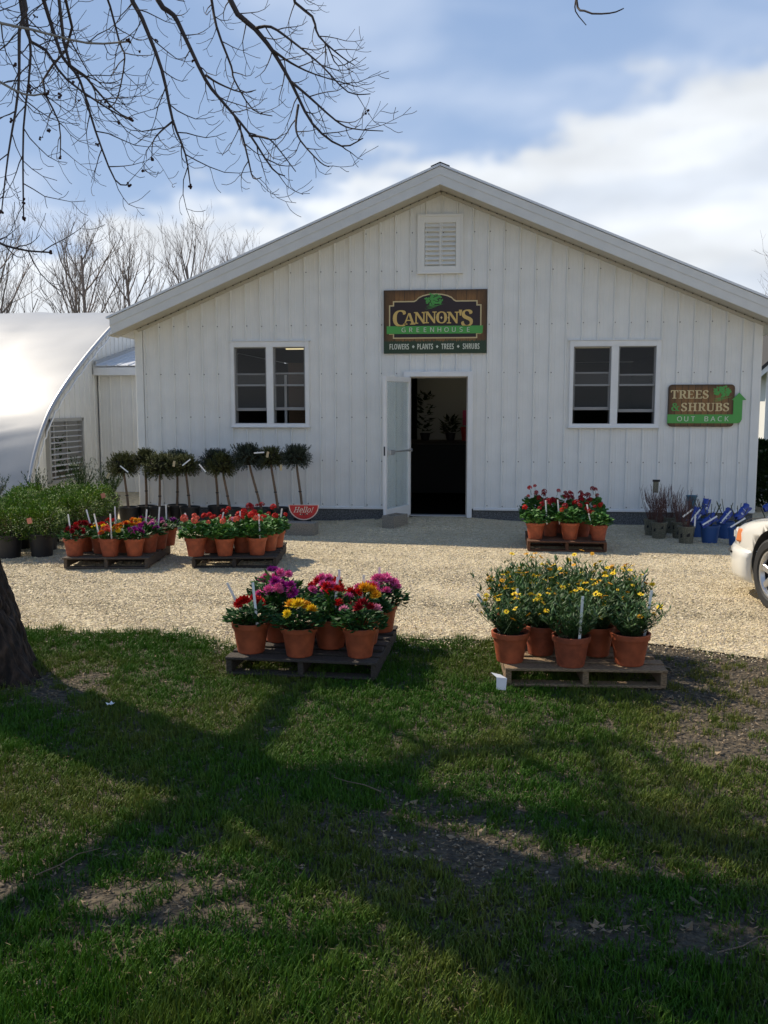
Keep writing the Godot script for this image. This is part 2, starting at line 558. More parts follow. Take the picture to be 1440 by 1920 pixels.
func make_stones() -> void:
	for q in 2:
		var pm := pebble(40 + q)
		var xs: Array[Transform3D] = []
		var cs := PackedColorArray()
		rng.seed = 60 + q
		for k in 125000:
			var z := -.2 + 7.9 * pow(rng.randf(), .75)
			var wide := 7.0 - z * .40
			var x := rng.randf_range(-wide, wide) + .3
			var ez := edge_z(x)
			if z > ez + rng.randf() * rng.randf() * rng.randf() * .7 - .06:
				continue
			if z < .05:
				continue
			var s := rng.randf_range(.004, .0092) * (rng.randf_range(1.3, 2.3) if rng.randf() < .05 else 1.0)
			xs.append(Transform3D(Basis(Vector3(rng.randf_range(-1, 1), rng.randf_range(-1, 1), rng.randf_range(-1, 1)).normalized(), rng.randf() * TAU).scaled(Vector3(s, s * rng.randf_range(.6, 1.0), s * rng.randf_range(.7, 1.2))), Vector3(x, hgt(x, z) + s * .25, z)))
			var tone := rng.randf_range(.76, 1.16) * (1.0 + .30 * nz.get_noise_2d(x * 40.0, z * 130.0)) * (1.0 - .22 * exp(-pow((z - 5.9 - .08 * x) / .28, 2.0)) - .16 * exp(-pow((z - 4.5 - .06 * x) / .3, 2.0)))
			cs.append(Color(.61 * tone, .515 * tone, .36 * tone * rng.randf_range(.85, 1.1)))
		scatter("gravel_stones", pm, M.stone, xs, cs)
	# chips, dead leaves and grit in the bare patches of the lawn
	var xs2: Array[Transform3D] = []
	var cs2 := PackedColorArray()
	var chip := MB.new()
	chip.leaf(Vector3(-.5, 0, 0), Vector3.RIGHT, Vector3(0, 0, 1), 1.0, .55, .3)
	rng.seed = 77
	for k in 30000:
		var z := rng.randf_range(7.0, 12.0)
		var x := rng.randf_range(-2.8, 3.0)
		var bb := bare(x, z)
		if z < edge_z(x) or rng.randf() > bb * bb * .95 + .05:
			continue
		var s := rng.randf_range(.008, .03) * (2.4 if rng.randf() < (.10 if x > .8 and z > 10.6 else .02) else 1.0)
		xs2.append(Transform3D(Basis.from_euler(Vector3(rng.randf_range(-.5, .5), rng.randf() * TAU, rng.randf_range(-.5, .5))).scaled(Vector3(s, s, s * rng.randf_range(.35, 1.0))), Vector3(x, hgt(x, z) + .002, z)))
		var tone := rng.randf_range(.35, 1.25)
		cs2.append(Color(.26 * tone, .195 * tone, .125 * tone))
	scatter("leaf_litter", chip.mesh(), M.stone, xs2, cs2)
	var straw := MB.new()
	straw.leaf(Vector3(-.5, 0, 0), Vector3.RIGHT, Vector3(0, 0, 1), 1.0, .055, .2)
	var xs4: Array[Transform3D] = []
	var cs4 := PackedColorArray()
	for k in 26000:
		var z := rng.randf_range(7.0, 12.2)
		var x := rng.randf_range(-2.8, 3.0)
		if z < edge_z(x) or rng.randf() > .35 + bare(x, z) + .5 * nz.get_noise_2d(x * 150.0, z * 150.0 + 40.0):
			continue
		var s := rng.randf_range(.014, .042)
		xs4.append(Transform3D(Basis.from_euler(Vector3(rng.randf_range(-.6, .6), rng.randf() * TAU, rng.randf_range(-.35, .35))).scaled(Vector3(s, s, s)), Vector3(x, hgt(x, z) + rng.randf_range(.004, .03), z)))
		var tone := rng.randf_range(.25, .85)
		cs4.append(Color(.36 * tone, .27 * tone, .15 * tone))
	scatter("dry_straw", straw.mesh(), M.stone, xs4, cs4)
	var xs3: Array[Transform3D] = []
	var cs3 := PackedColorArray()
	for k in 16000:
		var z := rng.randf_range(7.0, 11.4)
		var x := rng.randf_range(-2.6, 3.0)
		var gx := exp(-pow((x - .6) / .6, 2.0) - pow((z - 10.4) / .42, 2.0)) + .7 * smoothstep(1.8, 2.2, x) * smoothstep(9.6, 9.0, z)
		if z < edge_z(x) or rng.randf() > gx * .7:
			continue
		var s := rng.randf_range(.003, .0085)
		xs3.append(Transform3D(Basis.from_euler(Vector3(rng.randf() * TAU, rng.randf() * TAU, 0)).scaled(Vector3(s, s, s)), Vector3(x, hgt(x, z) - .004, z)))
		var tone := rng.randf_range(.3, 1.1)
		cs3.append(Color(.30 * tone, .26 * tone, .20 * tone))
	scatter("grit", pebble(44), M.stone, xs3, cs3)
	for a in [[Vector3(1.52, .02, 10.98), .5, "thin grey fallen stick on the lawn at the lower right"], [Vector3(.05, .03, 9.86), 2.7, "slender pale fallen twig on the dark grass in mid lawn"], [Vector3(-.98, .02, 10.66), 1.0, "short dry straw stalk lying on the lower left grass"]]:
		var b := MB.new()
		var l := .14
		b.tube(PackedVector3Array([Vector3(-l, 0, 0), Vector3(-l * .3, .006, .012), Vector3(l * .3, .01, -.004), Vector3(l, .004, .016)]), PackedFloat32Array([.0028, .0025, .002, .0015]), 5)
		tag(put("fallen_twig", b.mesh(), M.stake_bark, self, a[0] + Vector3(0, hgt(a[0].x, a[0].z), 0), a[1]), a[2], "twig", "sticks on the lawn")
	for a in [[Vector3(1.03, .02, 10.93), .03, "curled pale dead leaf on the lower right lawn"], [Vector3(-1.55, .03, 8.86), .03, "scrap of white blossom litter beside the tree trunk shadow"]]:
		var b := MB.new()
		for k in 4:
			b.leaf(Vector3.ZERO, Vector3(cos(k * 1.5), .3, sin(k * 1.5)).normalized(), Vector3(-sin(k * 1.5), .2, cos(k * 1.5)).normalized(), a[1], a[1] * .8, .3)
		tag(put("dead_leaf", b.mesh(), M.wood_tan if a[0].x > 0 else M.white_plastic, self, a[0]), a[2], "leaf")

# ---------------------------------------------------------------- siding
# A sheet of ribbed steel standing on x, cut by a top line and by openings (Rect2 in x, y). One strip from rib to rib.
func strip(b: MB, xa: float, xb: float, y0: float, top: Callable, holes: Array, rib_w := .036, rib_h := .022, bx := Vector3.RIGHT, bz := Vector3.BACK, o := Vector3.ZERO) -> void:
	var pr: Array[Vector2] = [Vector2(xa, 0)]
	var r0 := xa + .004
	for q in [Vector2(r0, 0), Vector2(r0 + rib_w * .28, rib_h), Vector2(r0 + rib_w * .72, rib_h), Vector2(r0 + rib_w, 0)]:
		if q.x < xb - .001:
			pr.append(q)
	for fr in [.42, .72]:
		var q: float = xa + .2286 * fr
		if q + .012 < xb:
			pr.append_array([Vector2(q, 0), Vector2(q + .004, .0025), Vector2(q + .010, .0025), Vector2(q + .014, 0)])
	pr.append(Vector2(xb, 0))
	var pts: Array[Vector2] = []
	for k in pr.size() - 1:
		pts.append(pr[k])
		var cuts: Array[float] = []
		for h in holes:
			for cx in [h.position.x, h.end.x]:
				if cx > pr[k].x + .0005 and cx < pr[k + 1].x - .0005:
					cuts.append(cx)
		cuts.sort()
		for cx in cuts:
			pts.append(Vector2(cx, lerpf(pr[k].y, pr[k + 1].y, (cx - pr[k].x) / (pr[k + 1].x - pr[k].x))))
	pts.append(pr[pr.size() - 1])
	for k in pts.size() - 1:
		var a := pts[k]
		var d := pts[k + 1]
		if d.x - a.x < .0001:
			continue
		var mid := (a.x + d.x) * .5
		var spans: Array = [[y0, 1e9]]
		for h in holes:
			if mid > h.position.x and mid < h.end.x:
				var nx: Array = []
				for s in spans:
					if h.position.y > s[0]: nx.append([s[0], minf(s[1], h.position.y)])
					if h.end.y < s[1]: nx.append([maxf(s[0], h.end.y), s[1]])
				spans = nx
		for s in spans:
			var ta: float = minf(s[1], top.call(a.x))
			var td: float = minf(s[1], top.call(d.x))
			if maxf(ta, td) <= s[0] + .001:
				continue
			b.quad(o + bx * a.x + bz * a.y + Vector3.UP * s[0], o + bx * d.x + bz * d.y + Vector3.UP * s[0], o + bx * d.x + bz * d.y + Vector3.UP * maxf(td, s[0]), o + bx * a.x + bz * a.y + Vector3.UP * maxf(ta, s[0]))

const XL := -4.69
const XR := 4.61
const SL := .418
const ZB := -11.0

func rake(x: float) -> float:
	return 4.873 - SL * absf(x)

func bars(b: MB, x0: float, y0: float, x1: float, y1: float, w: Array, z: float, th: float) -> void:   # a picture frame: widths left, right, bottom, top
	b.cbox(Vector3(x0 + w[0] * .5, (y0 + y1) * .5, z - th * .5), Vector3(w[0], y1 - y0, th), .003)
	b.cbox(Vector3(x1 - w[1] * .5, (y0 + y1) * .5, z - th * .5), Vector3(w[1], y1 - y0, th), .003)
	b.cbox(Vector3((x0 + w[0] + x1 - w[1]) * .5, y0 + w[2] * .5, z - th * .5 - .0015), Vector3(x1 - x0 - w[0] - w[1] + .002, w[2], th), .003)
	b.cbox(Vector3((x0 + w[0] + x1 - w[1]) * .5, y1 - w[3] * .5, z - th * .5 - .0015), Vector3(x1 - x0 - w[0] - w[1] + .002, w[3], th), .003)

func window(parent: Node3D, x0: float, y0: float, x1: float, y1: float, lift: Array, lab: String) -> void:
	var b := MB.new()
	var ml := .105
	bars(b, x0, y0, x1, y1, [.055, .062, .05, .085], .034, .05)
	b.cbox(Vector3((x0 + x1) * .5, (y0 + y1) * .5 - .015, .005), Vector3(ml, y1 - y0 - .13, .05), .003)
	b.cbox(Vector3((x0 + x1) * .5, y1 + .006, .02), Vector3(x1 - x0 + .05, .012, .05), .003)
	b.cbox(Vector3((x0 + x1) * .5, y0 - .004, .03), Vector3(x1 - x0 + .02, .02, .06), .003)
	var w := put("window", b.mesh(), M.trim, parent)
	tag(w, lab)
	var xm := (x0 + x1) * .5
	var panes := [[x0 + .055, xm - ml * .5], [xm + ml * .5, x1 - .062]]
	for k in 2:
		var xa: float = panes[k][0]
		var xb: float = panes[k][1]
		var ya := y0 + .05
		var yb := y1 - .085
		var ym := lerpf(ya, yb, .50)
		var sb := MB.new()
		bars(sb, xa, ym - .012, xb, yb, [.022, .022, .03, .016], -.004, .03)
		put("upper_sash", sb.mesh(), M.sash, w)
		var g1 := MB.new()
		g1.quad(Vector3(xa + .022, ym + .017, -.02), Vector3(xb - .022, ym + .017, -.02), Vector3(xb - .022, yb - .016, -.02), Vector3(xa + .022, yb - .016, -.02))
		put("upper_pane", g1.mesh(), M.glass, w)
		var lf: float = lift[k]
		var lb := MB.new()
		bars(lb, xa + .004, ya + lf, xb - .004, ym + lf - .004, [.024, .024, .046, .026], -.036, .03)
		put("lower_sash", lb.mesh(), M.sash, w)
		var g2 := MB.new()
		g2.quad(Vector3(xa + .027, ya + lf + .045, -.05), Vector3(xb - .027, ya + lf + .045, -.05), Vector3(xb - .027, ym + lf - .03, -.05), Vector3(xa + .027, ym + lf - .03, -.05))
		put("lower_pane", g2.mesh(), M.glass, w)
		var jb := MB.new()
		jb.box(Vector3(xa - .002, (ya + yb) * .5, -.09), Vector3(.012, yb - ya, .16))
		jb.box(Vector3(xb + .002, (ya + yb) * .5, -.09), Vector3(.012, yb - ya, .16))
		jb.box(Vector3((xa + xb) * .5, ya - .004, -.09), Vector3(xb - xa, .012, .16))
		put("jamb", jb.mesh(), M.sash, w)

func make_building() -> void:
	var bd := thing("white_shop_building", "white ribbed steel gabled shop building with open glass door and two windows", "building")
	var wl := Rect2(-3.19, 1.46, 1.195, 1.27)
	var wr := Rect2(1.913, 1.46, 1.281, 1.24)
	var door := Rect2(-.50, -1, .95, 3.23)
	var holes := [wl, wr, door]
	var x := XL + .0
	var k := -21
	while k < 24:
		var xa := maxf(k * .2286 - .01, XL + .05)
		var xb := minf((k + 1) * .2286 - .01, XR - .05)
		k += 1
		if xb <= xa: continue
		var cut := false
		for h in holes:
			if xa >= h.position.x - .001 and xb <= h.end.x + .001:
				cut = true
				if h.position.y > .3:
					var lo := MB.new()
					strip(lo, xa, xb, .215, func(_x: float) -> float: return h.position.y, [])
					put("siding_panel", lo.mesh(), M.steel, bd)
				var up := MB.new()
				strip(up, xa, xb, h.end.y, rake, [])
				put("siding_panel", up.mesh(), M.steel, bd)
		if cut: continue
		var b := MB.new()
		strip(b, xa, xb, .215, rake, holes)
		put("siding_panel", b.mesh(), M.steel, bd)
	# corner posts, base trim, soffit trim
	for s in [XL, XR]:
		var cn := MB.new()
		var sg := signf(s)
		cn.cbox(Vector3(s - sg * .05, (.2 + rake(s) + .02) * .5, .012), Vector3(.115, rake(s) - .18, .03), .004)
		cn.cbox(Vector3(s + sg * .012, (.2 + rake(s)) * .5, -.05), Vector3(.022, rake(s) - .2, .11), .004)
		put("corner_trim", cn.mesh(), M.steel, bd)
	var bt := MB.new()
	for q in [[XL, -.56], [.51, XR]]:
		bt.cbox(Vector3((q[0] + q[1]) * .5, .212, .014), Vector3(q[1] - q[0], .035, .034), .004)
	put("base_trim", bt.mesh(), M.trim, bd)
	var fo := MB.new()
	for q in [[XL + .01, -.54], [.5, XR - .01]]:
		fo.box(Vector3((q[0] + q[1]) * .5, -.05, -.1), Vector3(q[1] - q[0], .5, .2))
	put("foundation", fo.mesh(), M.concrete, bd)
	for s in [-1.0, 1.0]:
		var ang := atan(SL)
		var bs := Basis(Vector3.BACK, -s * ang)
		var ln := 4.97 / cos(ang)
		var mid := Vector3(s * 4.97 * .5, 0, 0)
		var yo := 4.89 - SL * 4.97 * .5
		var fb := MB.new()                     # rake fascia: two steps
		var up := Vector3(0, 1, 0)
		for pz in [[.0, .135, .42, .03], [.131, .245, .427, .046]]:
			var p0 := Vector3(0, 4.89 + pz[0], pz[2])
			var p1 := Vector3(s * 4.93, 4.89 - SL * 4.93 + pz[0], pz[2])
			var hh: float = pz[1] - pz[0]
			var th := Vector3(0, 0, pz[3])
			var e := Vector3(s * -.03, 0, 0) if pz[0] < .1 else Vector3.ZERO
			p1 += Vector3(s * hh * .0, 0, 0)
			var q0 := p0 + up * hh
			var q1 := p1 + up * hh
			p1 += e + Vector3(0, -SL * absf(e.x) * -1.0, 0)
			if s > 0:
				fb.quad(p0, p1, q1, q0)
				fb.quad(p0 - th, p1 - th, p1, p0)
				fb.quad(q0, q1, q1 - th, q0 - th)
				fb.quad(p1, p1 - th, q1 - th, q1)
			else:
				fb.quad(p1, p0, q0, q1)
				fb.quad(p1 - th, p0 - th, p0, p1)
				fb.quad(q1, q0, q0 - th, q1 - th)
				fb.quad(p1 - th, p1, q1, q1 - th)
		put("rake_fascia", fb.mesh(), M.fascia, bd)
		var sf := MB.new()
		sf.box(mid + Vector3(0, yo + .006, .2), Vector3(ln + .004, .012, .38), bs)
		put("soffit", sf.mesh(), M.soffit, bd)
		var se := MB.new()                     # eave box along the side wall
		se.box(Vector3(s * 4.80, 4.89 - SL * 4.8 + .0, (ZB + .1) * .5), Vector3(.24, .012, -ZB), bs)
		se.box(Vector3(s * 4.915, 4.89 - SL * 4.915 + .10, (ZB + .4) * .5), Vector3(.02, .22, -ZB + .3))
		put("eave_fascia", se.mesh(), M.fascia, bd)
		var tr := MB.new()
		tr.box(mid * (4.66 / 4.97) + Vector3(0, 4.89 - SL * 4.66 * .5 - .034, .022), Vector3(4.64 / cos(ang), .045, .03), bs)
		put("soffit_trim", tr.mesh(), M.soffit, bd)
		var vd := MB.new()
		for q in 38:
			var px: float = s * (.08 + q * .122)
			vd.box(Vector3(px, 4.884 - SL * absf(px) - .004, .05), Vector3(.02, .008, .014), bs)
		var vo := put("soffit_vent", vd.mesh(), M.dark, bd)
		tag(vo, "", "", "", "stuff")
		var rf := MB.new()
		rf.box(Vector3(s * 2.49, 5.145 - SL * 2.49 + .014, (ZB + .44) * .5), Vector3(4.98 / cos(ang), .03, -ZB + .44), bs)
		for q in 24:
			rf.box(Vector3(s * 2.49, 5.145 - SL * 2.49 + .036, .3 - q * .457), Vector3(4.95 / cos(ang), .018, .04), bs)
		put("roof", rf.mesh(), M.roof, bd)
		var rc := MB.new()
		rc.box(Vector3(s * .065, 5.186 - SL * .065, (ZB + .44) * .5), Vector3(.145, .014, -ZB + .44), bs)
		put("ridge_cap", rc.mesh(), M.shingle, bd)
	# screws on the ribs
	var sc := MB.new()
	for row in [.262, .93, 1.59, 2.25, 2.97, 3.752, 4.3]:
		for q in range(-20, 21):
			var sx := q * .2286 + .033
			if sx < XL + .1 or sx > XR - .1 or row > rake(sx) - .1: continue
			var hid := false
			for h in holes:
				if sx > h.position.x - .06 and sx < h.end.x + .08 and row > h.position.y - .03 and row < h.end.y + .06: hid = true
			if hid: continue
			sc.box(Vector3(sx + rng.randf_range(-.004, .004), row + rng.randf_range(-.008, .008), .004), Vector3(.014, .014, .012))
	tag(put("screw", sc.mesh(), M.screw, bd), "", "", "", "stuff")
	# gable vent
	var vb := MB.new()
	bars(vb, -.347, 3.70, .325, 4.555, [.035, .035, .035, .035], .046, .06)
	bars(vb, -.315, 3.732, .293, 4.523, [.075, .075, .08, .09], .034, .05)
	vb.box(Vector3(-.011, 4.12, .02), Vector3(.022, .62, .03))
	vb.box(Vector3(-.011, 4.12, -.004), Vector3(.6, .75, .012))
	var vent := put("gable_vent", vb.mesh(), M.vinyl, bd)
	for q in 9:
		for s in [-1.0, 1.0]:
			var lb := MB.new()
			lb.box(Vector3(-.011 + s * .119, 3.86 + q * .0675, .018), Vector3(.212, .010, .064), Basis(Vector3.RIGHT, deg_to_rad(52.0)))
			put("vent_slat", lb.mesh(), M.vinyl, vent)
	window(bd, -3.20, 1.451, -1.986, 2.738, [.19, .20], "")
	window(bd, 1.903, 1.451, 3.204, 2.713, [.20, .17], "")
	# door frame
	var df := MB.new()
	df.cbox(Vector3(-.5, 1.18, .03), Vector3(.085, 2.19, .1), .004)
	df.cbox(Vector3(.452, 1.18, .03), Vector3(.075, 2.19, .1), .004)
	df.cbox(Vector3(-.024, 2.237, .028), Vector3(.88, .075, .098), .004)
	put("door_frame", df.mesh(), M.trim, bd)
	var dg := MB.new()
	dg.box(Vector3(-.449, 1.15, -.02), Vector3(.02, 2.1, .06))
	dg.box(Vector3(.405, 1.15, -.02), Vector3(.02, 2.1, .06))
	dg.box(Vector3(-.02, 2.19, -.02), Vector3(.83, .022, .06))
	put("door_stop", dg.mesh(), M.frame, bd)
	var th := MB.new()
	th.cbox(Vector3(-.02, .105, -.02), Vector3(.87, .022, .16), .006)
	put("threshold", th.mesh(), M.alu, bd)
	# glass door, swung open
	var dr := Node3D.new()
	dr.name = "door"
	bd.add_child(dr)
	dr.position = Vector3(-.455, .125, .062)
	dr.rotation.y = -deg_to_rad(110.0)
	var fr := MB.new()
	bars(fr, 0.0, 0.0, .86, 2.065, [.055, .05, .16, .075], .022, .044)
	put("door_stile", fr.mesh(), M.trim, dr)
	var gp := MB.new()
	gp.box(Vector3(.4325, 1.075, 0), Vector3(.755, 1.83, .006))
	put("door_glass", gp.mesh(), M.door_glass, dr)
	var pb := MB.new()
	pb.cbox(Vector3(.74, .98, -.05), Vector3(.15, .07, .06), .006)
	pb.tube(PackedVector3Array([Vector3(.04, .985, -.06), Vector3(.7, .985, -.06)]), PackedFloat32Array([.012, .012]), 8)
	pb.box(Vector3(.05, .985, -.04), Vector3(.05, .05, .04))
	put("push_bar", pb.mesh(), M.alu, dr)
	var lk := MB.new()
	lk.box(Vector3(.862, 1.0, 0), Vector3(.006, .13, .02))
	put("door_latch", lk.mesh(), M.dark, dr)
	# other walls, liner and floor
	for q in [[Vector3.FORWARD, Vector3.LEFT, Vector3(XL, 0, 0)], [Vector3.FORWARD, Vector3.RIGHT, Vector3(XR, 0, 0)]]:
		var sw := MB.new()
		var lim := rake(XL)
		for w in 47:
			strip(sw, .1 + w * .2286, .1 + (w + 1) * .2286, .2, func(xx: float) -> float: return lim, [], .036, .019, q[0], q[1], q[2])
		put("side_wall", sw.mesh(), M.steel, bd)
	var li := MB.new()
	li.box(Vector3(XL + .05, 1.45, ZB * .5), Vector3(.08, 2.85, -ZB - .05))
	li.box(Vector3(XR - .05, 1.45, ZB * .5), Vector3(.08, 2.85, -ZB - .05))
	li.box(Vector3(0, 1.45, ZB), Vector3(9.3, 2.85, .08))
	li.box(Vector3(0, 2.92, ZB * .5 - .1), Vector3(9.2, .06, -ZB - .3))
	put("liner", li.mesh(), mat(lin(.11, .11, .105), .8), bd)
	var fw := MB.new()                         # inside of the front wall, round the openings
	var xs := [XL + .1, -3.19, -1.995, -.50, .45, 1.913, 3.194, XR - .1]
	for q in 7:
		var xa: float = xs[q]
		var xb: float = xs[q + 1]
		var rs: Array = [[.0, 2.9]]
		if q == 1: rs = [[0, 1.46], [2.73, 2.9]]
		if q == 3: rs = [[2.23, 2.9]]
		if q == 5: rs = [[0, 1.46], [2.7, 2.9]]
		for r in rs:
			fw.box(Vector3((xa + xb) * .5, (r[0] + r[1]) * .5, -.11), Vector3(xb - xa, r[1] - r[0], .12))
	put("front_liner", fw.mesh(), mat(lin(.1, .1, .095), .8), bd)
	var ge := MB.new()                         # back gable
	ge.poly(PackedVector2Array([Vector2(XL, 0), Vector2(XR, 0), Vector2(XR, rake(XR)), Vector2(0, rake(0)), Vector2(XL, rake(XL))]), ZB - .06, .05)
	put("back_wall", ge.mesh(), M.steel, bd)
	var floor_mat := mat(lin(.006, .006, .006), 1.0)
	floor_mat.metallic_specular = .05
	var fl := MB.new()
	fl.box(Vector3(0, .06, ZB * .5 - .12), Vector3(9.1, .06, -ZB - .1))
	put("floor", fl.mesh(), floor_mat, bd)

func make_interior() -> void:
	# lit fluorescent fittings seen through the windows, and one added to light the curtain
	for a in [[Vector3(2.15, 2.66, -1.55), "lit fluorescent ceiling lamp seen through the right window"], [Vector3(-2.05, 2.66, -1.45), "lit fluorescent ceiling lamp seen through the left window"], [Vector3(.2, 2.72, -4.2), "fluorescent ceiling lamp added deep inside the doorway to light the curtain"]]:
		var lp := thing("fluorescent_lamp", a[1], "lamp", a[0], 0, "ceiling lamps inside the shop")
		var b := MB.new()
		b.cbox(Vector3(0, .1, 0), Vector3(1.25, .05, .14), .01)
		put("lamp_housing", b.mesh(), M.white_plastic, lp)
		var tb := MB.new()
		tb.tube(PackedVector3Array([Vector3(-.6, .055, 0), Vector3(.6, .055, 0)]), PackedFloat32Array([.016, .016]), 8)
		var em := mat(lin(.8, .8, .7), .4)
		em.emission_enabled = true
		em.emission = Color(1, .93, .72)
		em.emission_energy_multiplier = .75
		put("lamp_tube", tb.mesh(), em, lp)
		var al := AreaLight3D.new()
		al.name = "lamp_glow"
		al.area_size = Vector2(1.2, .04)
		al.light_color = Color(1, .95, .82)
		al.light_energy = .10 if a[0].z < -4.0 else .008
		al.shadow_enabled = true
		al.rotation.x = -PI / 2
		al.position = Vector3(0, .03, 0)
		lp.add_child(al)
	# benches with plants, seen as dark shapes behind the door
	for a in [[Vector3(.1, .09, -3.4), 2.6, "dark slatted sales bench straight behind the open door"], [Vector3(-2.6, .09, -2.6), 2.4, "dark sales bench behind the left window"]]:
		var t := thing("sales_bench", a[2], "bench", a[0], 0, "benches inside the shop")
		var b := MB.new()
		b.cbox(Vector3(0, 1.0, 0), Vector3(a[1], .05, .8), .008)
		put("bench_top", b.mesh(), M.wood_dark, t)
		for q in [[-1, -1], [1, -1], [-1, 1], [1, 1]]:
			var l := MB.new()
			l.box(Vector3(q[0] * (a[1] * .5 - .06), .49, q[1] * .34), Vector3(.07, .97, .07))
			put("leg", l.mesh(), M.wood_dark, t)
		var skt := MB.new()  # dark panel added to blacken the space below the bench top
		skt.box(Vector3(0, .52, .36), Vector3(a[1] - .1, .9, .012))
		put("bench_skirt", skt.mesh(), M.dark, t)
		var sh := MB.new()
		sh.box(Vector3(0, .45, 0), Vector3(a[1] - .2, .03, .7))
		put("shelf", sh.mesh(), M.wood_dark, t)
	for a in [[Vector3(-.42, 1.12, -3.3), .75, "tall dark leafy house plant on the bench inside the doorway"], [Vector3(.05, 1.12, -3.35), .3, "low dark house plant on the bench inside the doorway"]]:
		var pl := thing("house_plant", a[2], "plant", a[0], 0, "plants inside the shop")
		var pb := MB.new()
		pb.lathe(PackedVector2Array([Vector2(0, 0), Vector2(.07, 0), Vector2(.1, .14), Vector2(.085, .14), Vector2(.08, .11), Vector2(0, .11)]), 14)
		put("pot", pb.mesh(), M.black_pot, pl)
		var fb := MB.new()
		for q in 90:
			var an := rng.randf() * TAU
			var hh: float = .12 + a[1] * rng.randf()
			var d := Vector3(cos(an), rng.randf_range(-.2, .8), sin(an)).normalized()
			fb.col = Color(.02, .045, .012)
			fb.leaf(Vector3(cos(an) * .12 * rng.randf(), hh, sin(an) * .12), d, d.cross(Vector3.UP).normalized(), .16, .07)
		put("leaves", fb.mesh(), M.foliage, pl)
	var cu := MB.new()
	cu.box(Vector3(0, 1.3, 0), Vector3(3.2, 2.0, .02))
	tag(put("plastic_curtain", cu.mesh(), mat(lin(.36, .37, .36), .7), self, Vector3(.9, .6, -5.2)), "pale grey plastic curtain at the back, glimpsed through the open doorway", "curtain")
	var bk := MB.new()
	bk.lathe(PackedVector2Array([Vector2(0, 0), Vector2(.09, 0), Vector2(.12, .24), Vector2(.125, .25), Vector2(.11, .25), Vector2(.085, .02), Vector2(0, .02)]), 18)
	tag(put("red_bucket", bk.mesh(), mat(lin(.5, .04, .03), .5), self, Vector3(.36, 1.12, -3.2)), "red plastic bucket on the bench inside the doorway", "bucket")
	var pk := MB.new()
	pk.cbox(Vector3(0, .22, 0), Vector3(.5, .3, .03), .005)
	tag(put("pink_placard", pk.mesh(), mat(lin(.6, .06, .16), .6), self, Vector3(.5, 1.3, -4.6)), "pink placard glimpsed deep inside the doorway", "placard")
	var by := MB.new()
	by.box(Vector3(0, .75, 0), Vector3(.62, 1.5, .03))
	tag(put("plywood_board", by.mesh(), mat(lin(.2, .11, .05), .8, tex_grain, 2.0), self, Vector3(-2.15, .95, -.75), .15), "brown plywood board leaning behind the left window", "board")
	var wp := MB.new()
	wp.tube(PackedVector3Array([Vector3(0, 0, 0), Vector3(0, 1.2, 0)]), PackedFloat32Array([.022, .022]), 10)
	tag(put("white_pipe", wp.mesh(), M.white_plastic, self, Vector3(-2.46, 1.05, -.5)), "white upright pipe behind the left window", "pipe")

# ---------------------------------------------------------------- signs
func text_in(b: MB, s: String, serif: bool, size: float, at: Vector3, sx := 1.0, depth := .004, bold := true, shear := 0.0) -> float:
	var f := SystemFont.new()
	f.font_names = PackedStringArray(["Droid Serif" if serif else "Droid Sans"])
	f.font_weight = 700 if bold else 400
	var tm := TextMesh.new()
	tm.font = f
	tm.text = s
	tm.font_size = 64
	tm.pixel_size = size / 64.0
	tm.depth = depth
	tm.curve_step = 2.0
	tm.horizontal_alignment = HORIZONTAL_ALIGNMENT_CENTER
	tm.vertical_alignment = VERTICAL_ALIGNMENT_CENTER
	var w: float = tm.get_aabb().size.x * sx
	b.add(tm, Transform3D(Basis(Vector3(sx, 0, 0), Vector3(shear, 1, 0), Vector3(0, 0, 1)), at))
	return w

func print_board(w: int, h: int, grass: bool) -> ImageTexture:     # the printed planks of the sign face
	var im := Image.create(w, h, false, Image.FORMAT_RGB8)
	var f := FastNoiseLite.new()
	f.seed = 5; f.frequency = .05
	for y in h:
		for x in w:
			var px := x * 10.0 / w
			var pl := floorf(px)
			var tone := .8 + .3 * fposmod(sin(pl * 12.7) * 43.3, 1.0)
			tone *= 1.0 + .35 * f.get_noise_2d(x * 2.2 + pl * 91.0, y * .35) + .18 * f.get_noise_2d(x * 7.0, y * .8)
			var fr := px - pl
			if fr < .06: tone *= .35
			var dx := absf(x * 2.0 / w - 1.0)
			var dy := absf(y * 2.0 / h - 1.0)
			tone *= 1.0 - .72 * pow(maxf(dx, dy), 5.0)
			var c := Color(.22 * tone, .105 * tone, .03 * tone)
			if grass:
				var gy := .80 + .03 * f.get_noise_2d(x * 9.0, 3.0) + .02 * f.get_noise_2d(x * 30.0, 8.0)
				if float(y) / h > gy:
					var q := .7 + .7 * f.get_noise_2d(x * 8.0, y * 8.0)
					c = Color(.020 * q + .006, .055 * q + .008, .022 * q + .006)
			im.set_pixel(x, y, c.clamp().linear_to_srgb())
	return ImageTexture.create_from_image(im)

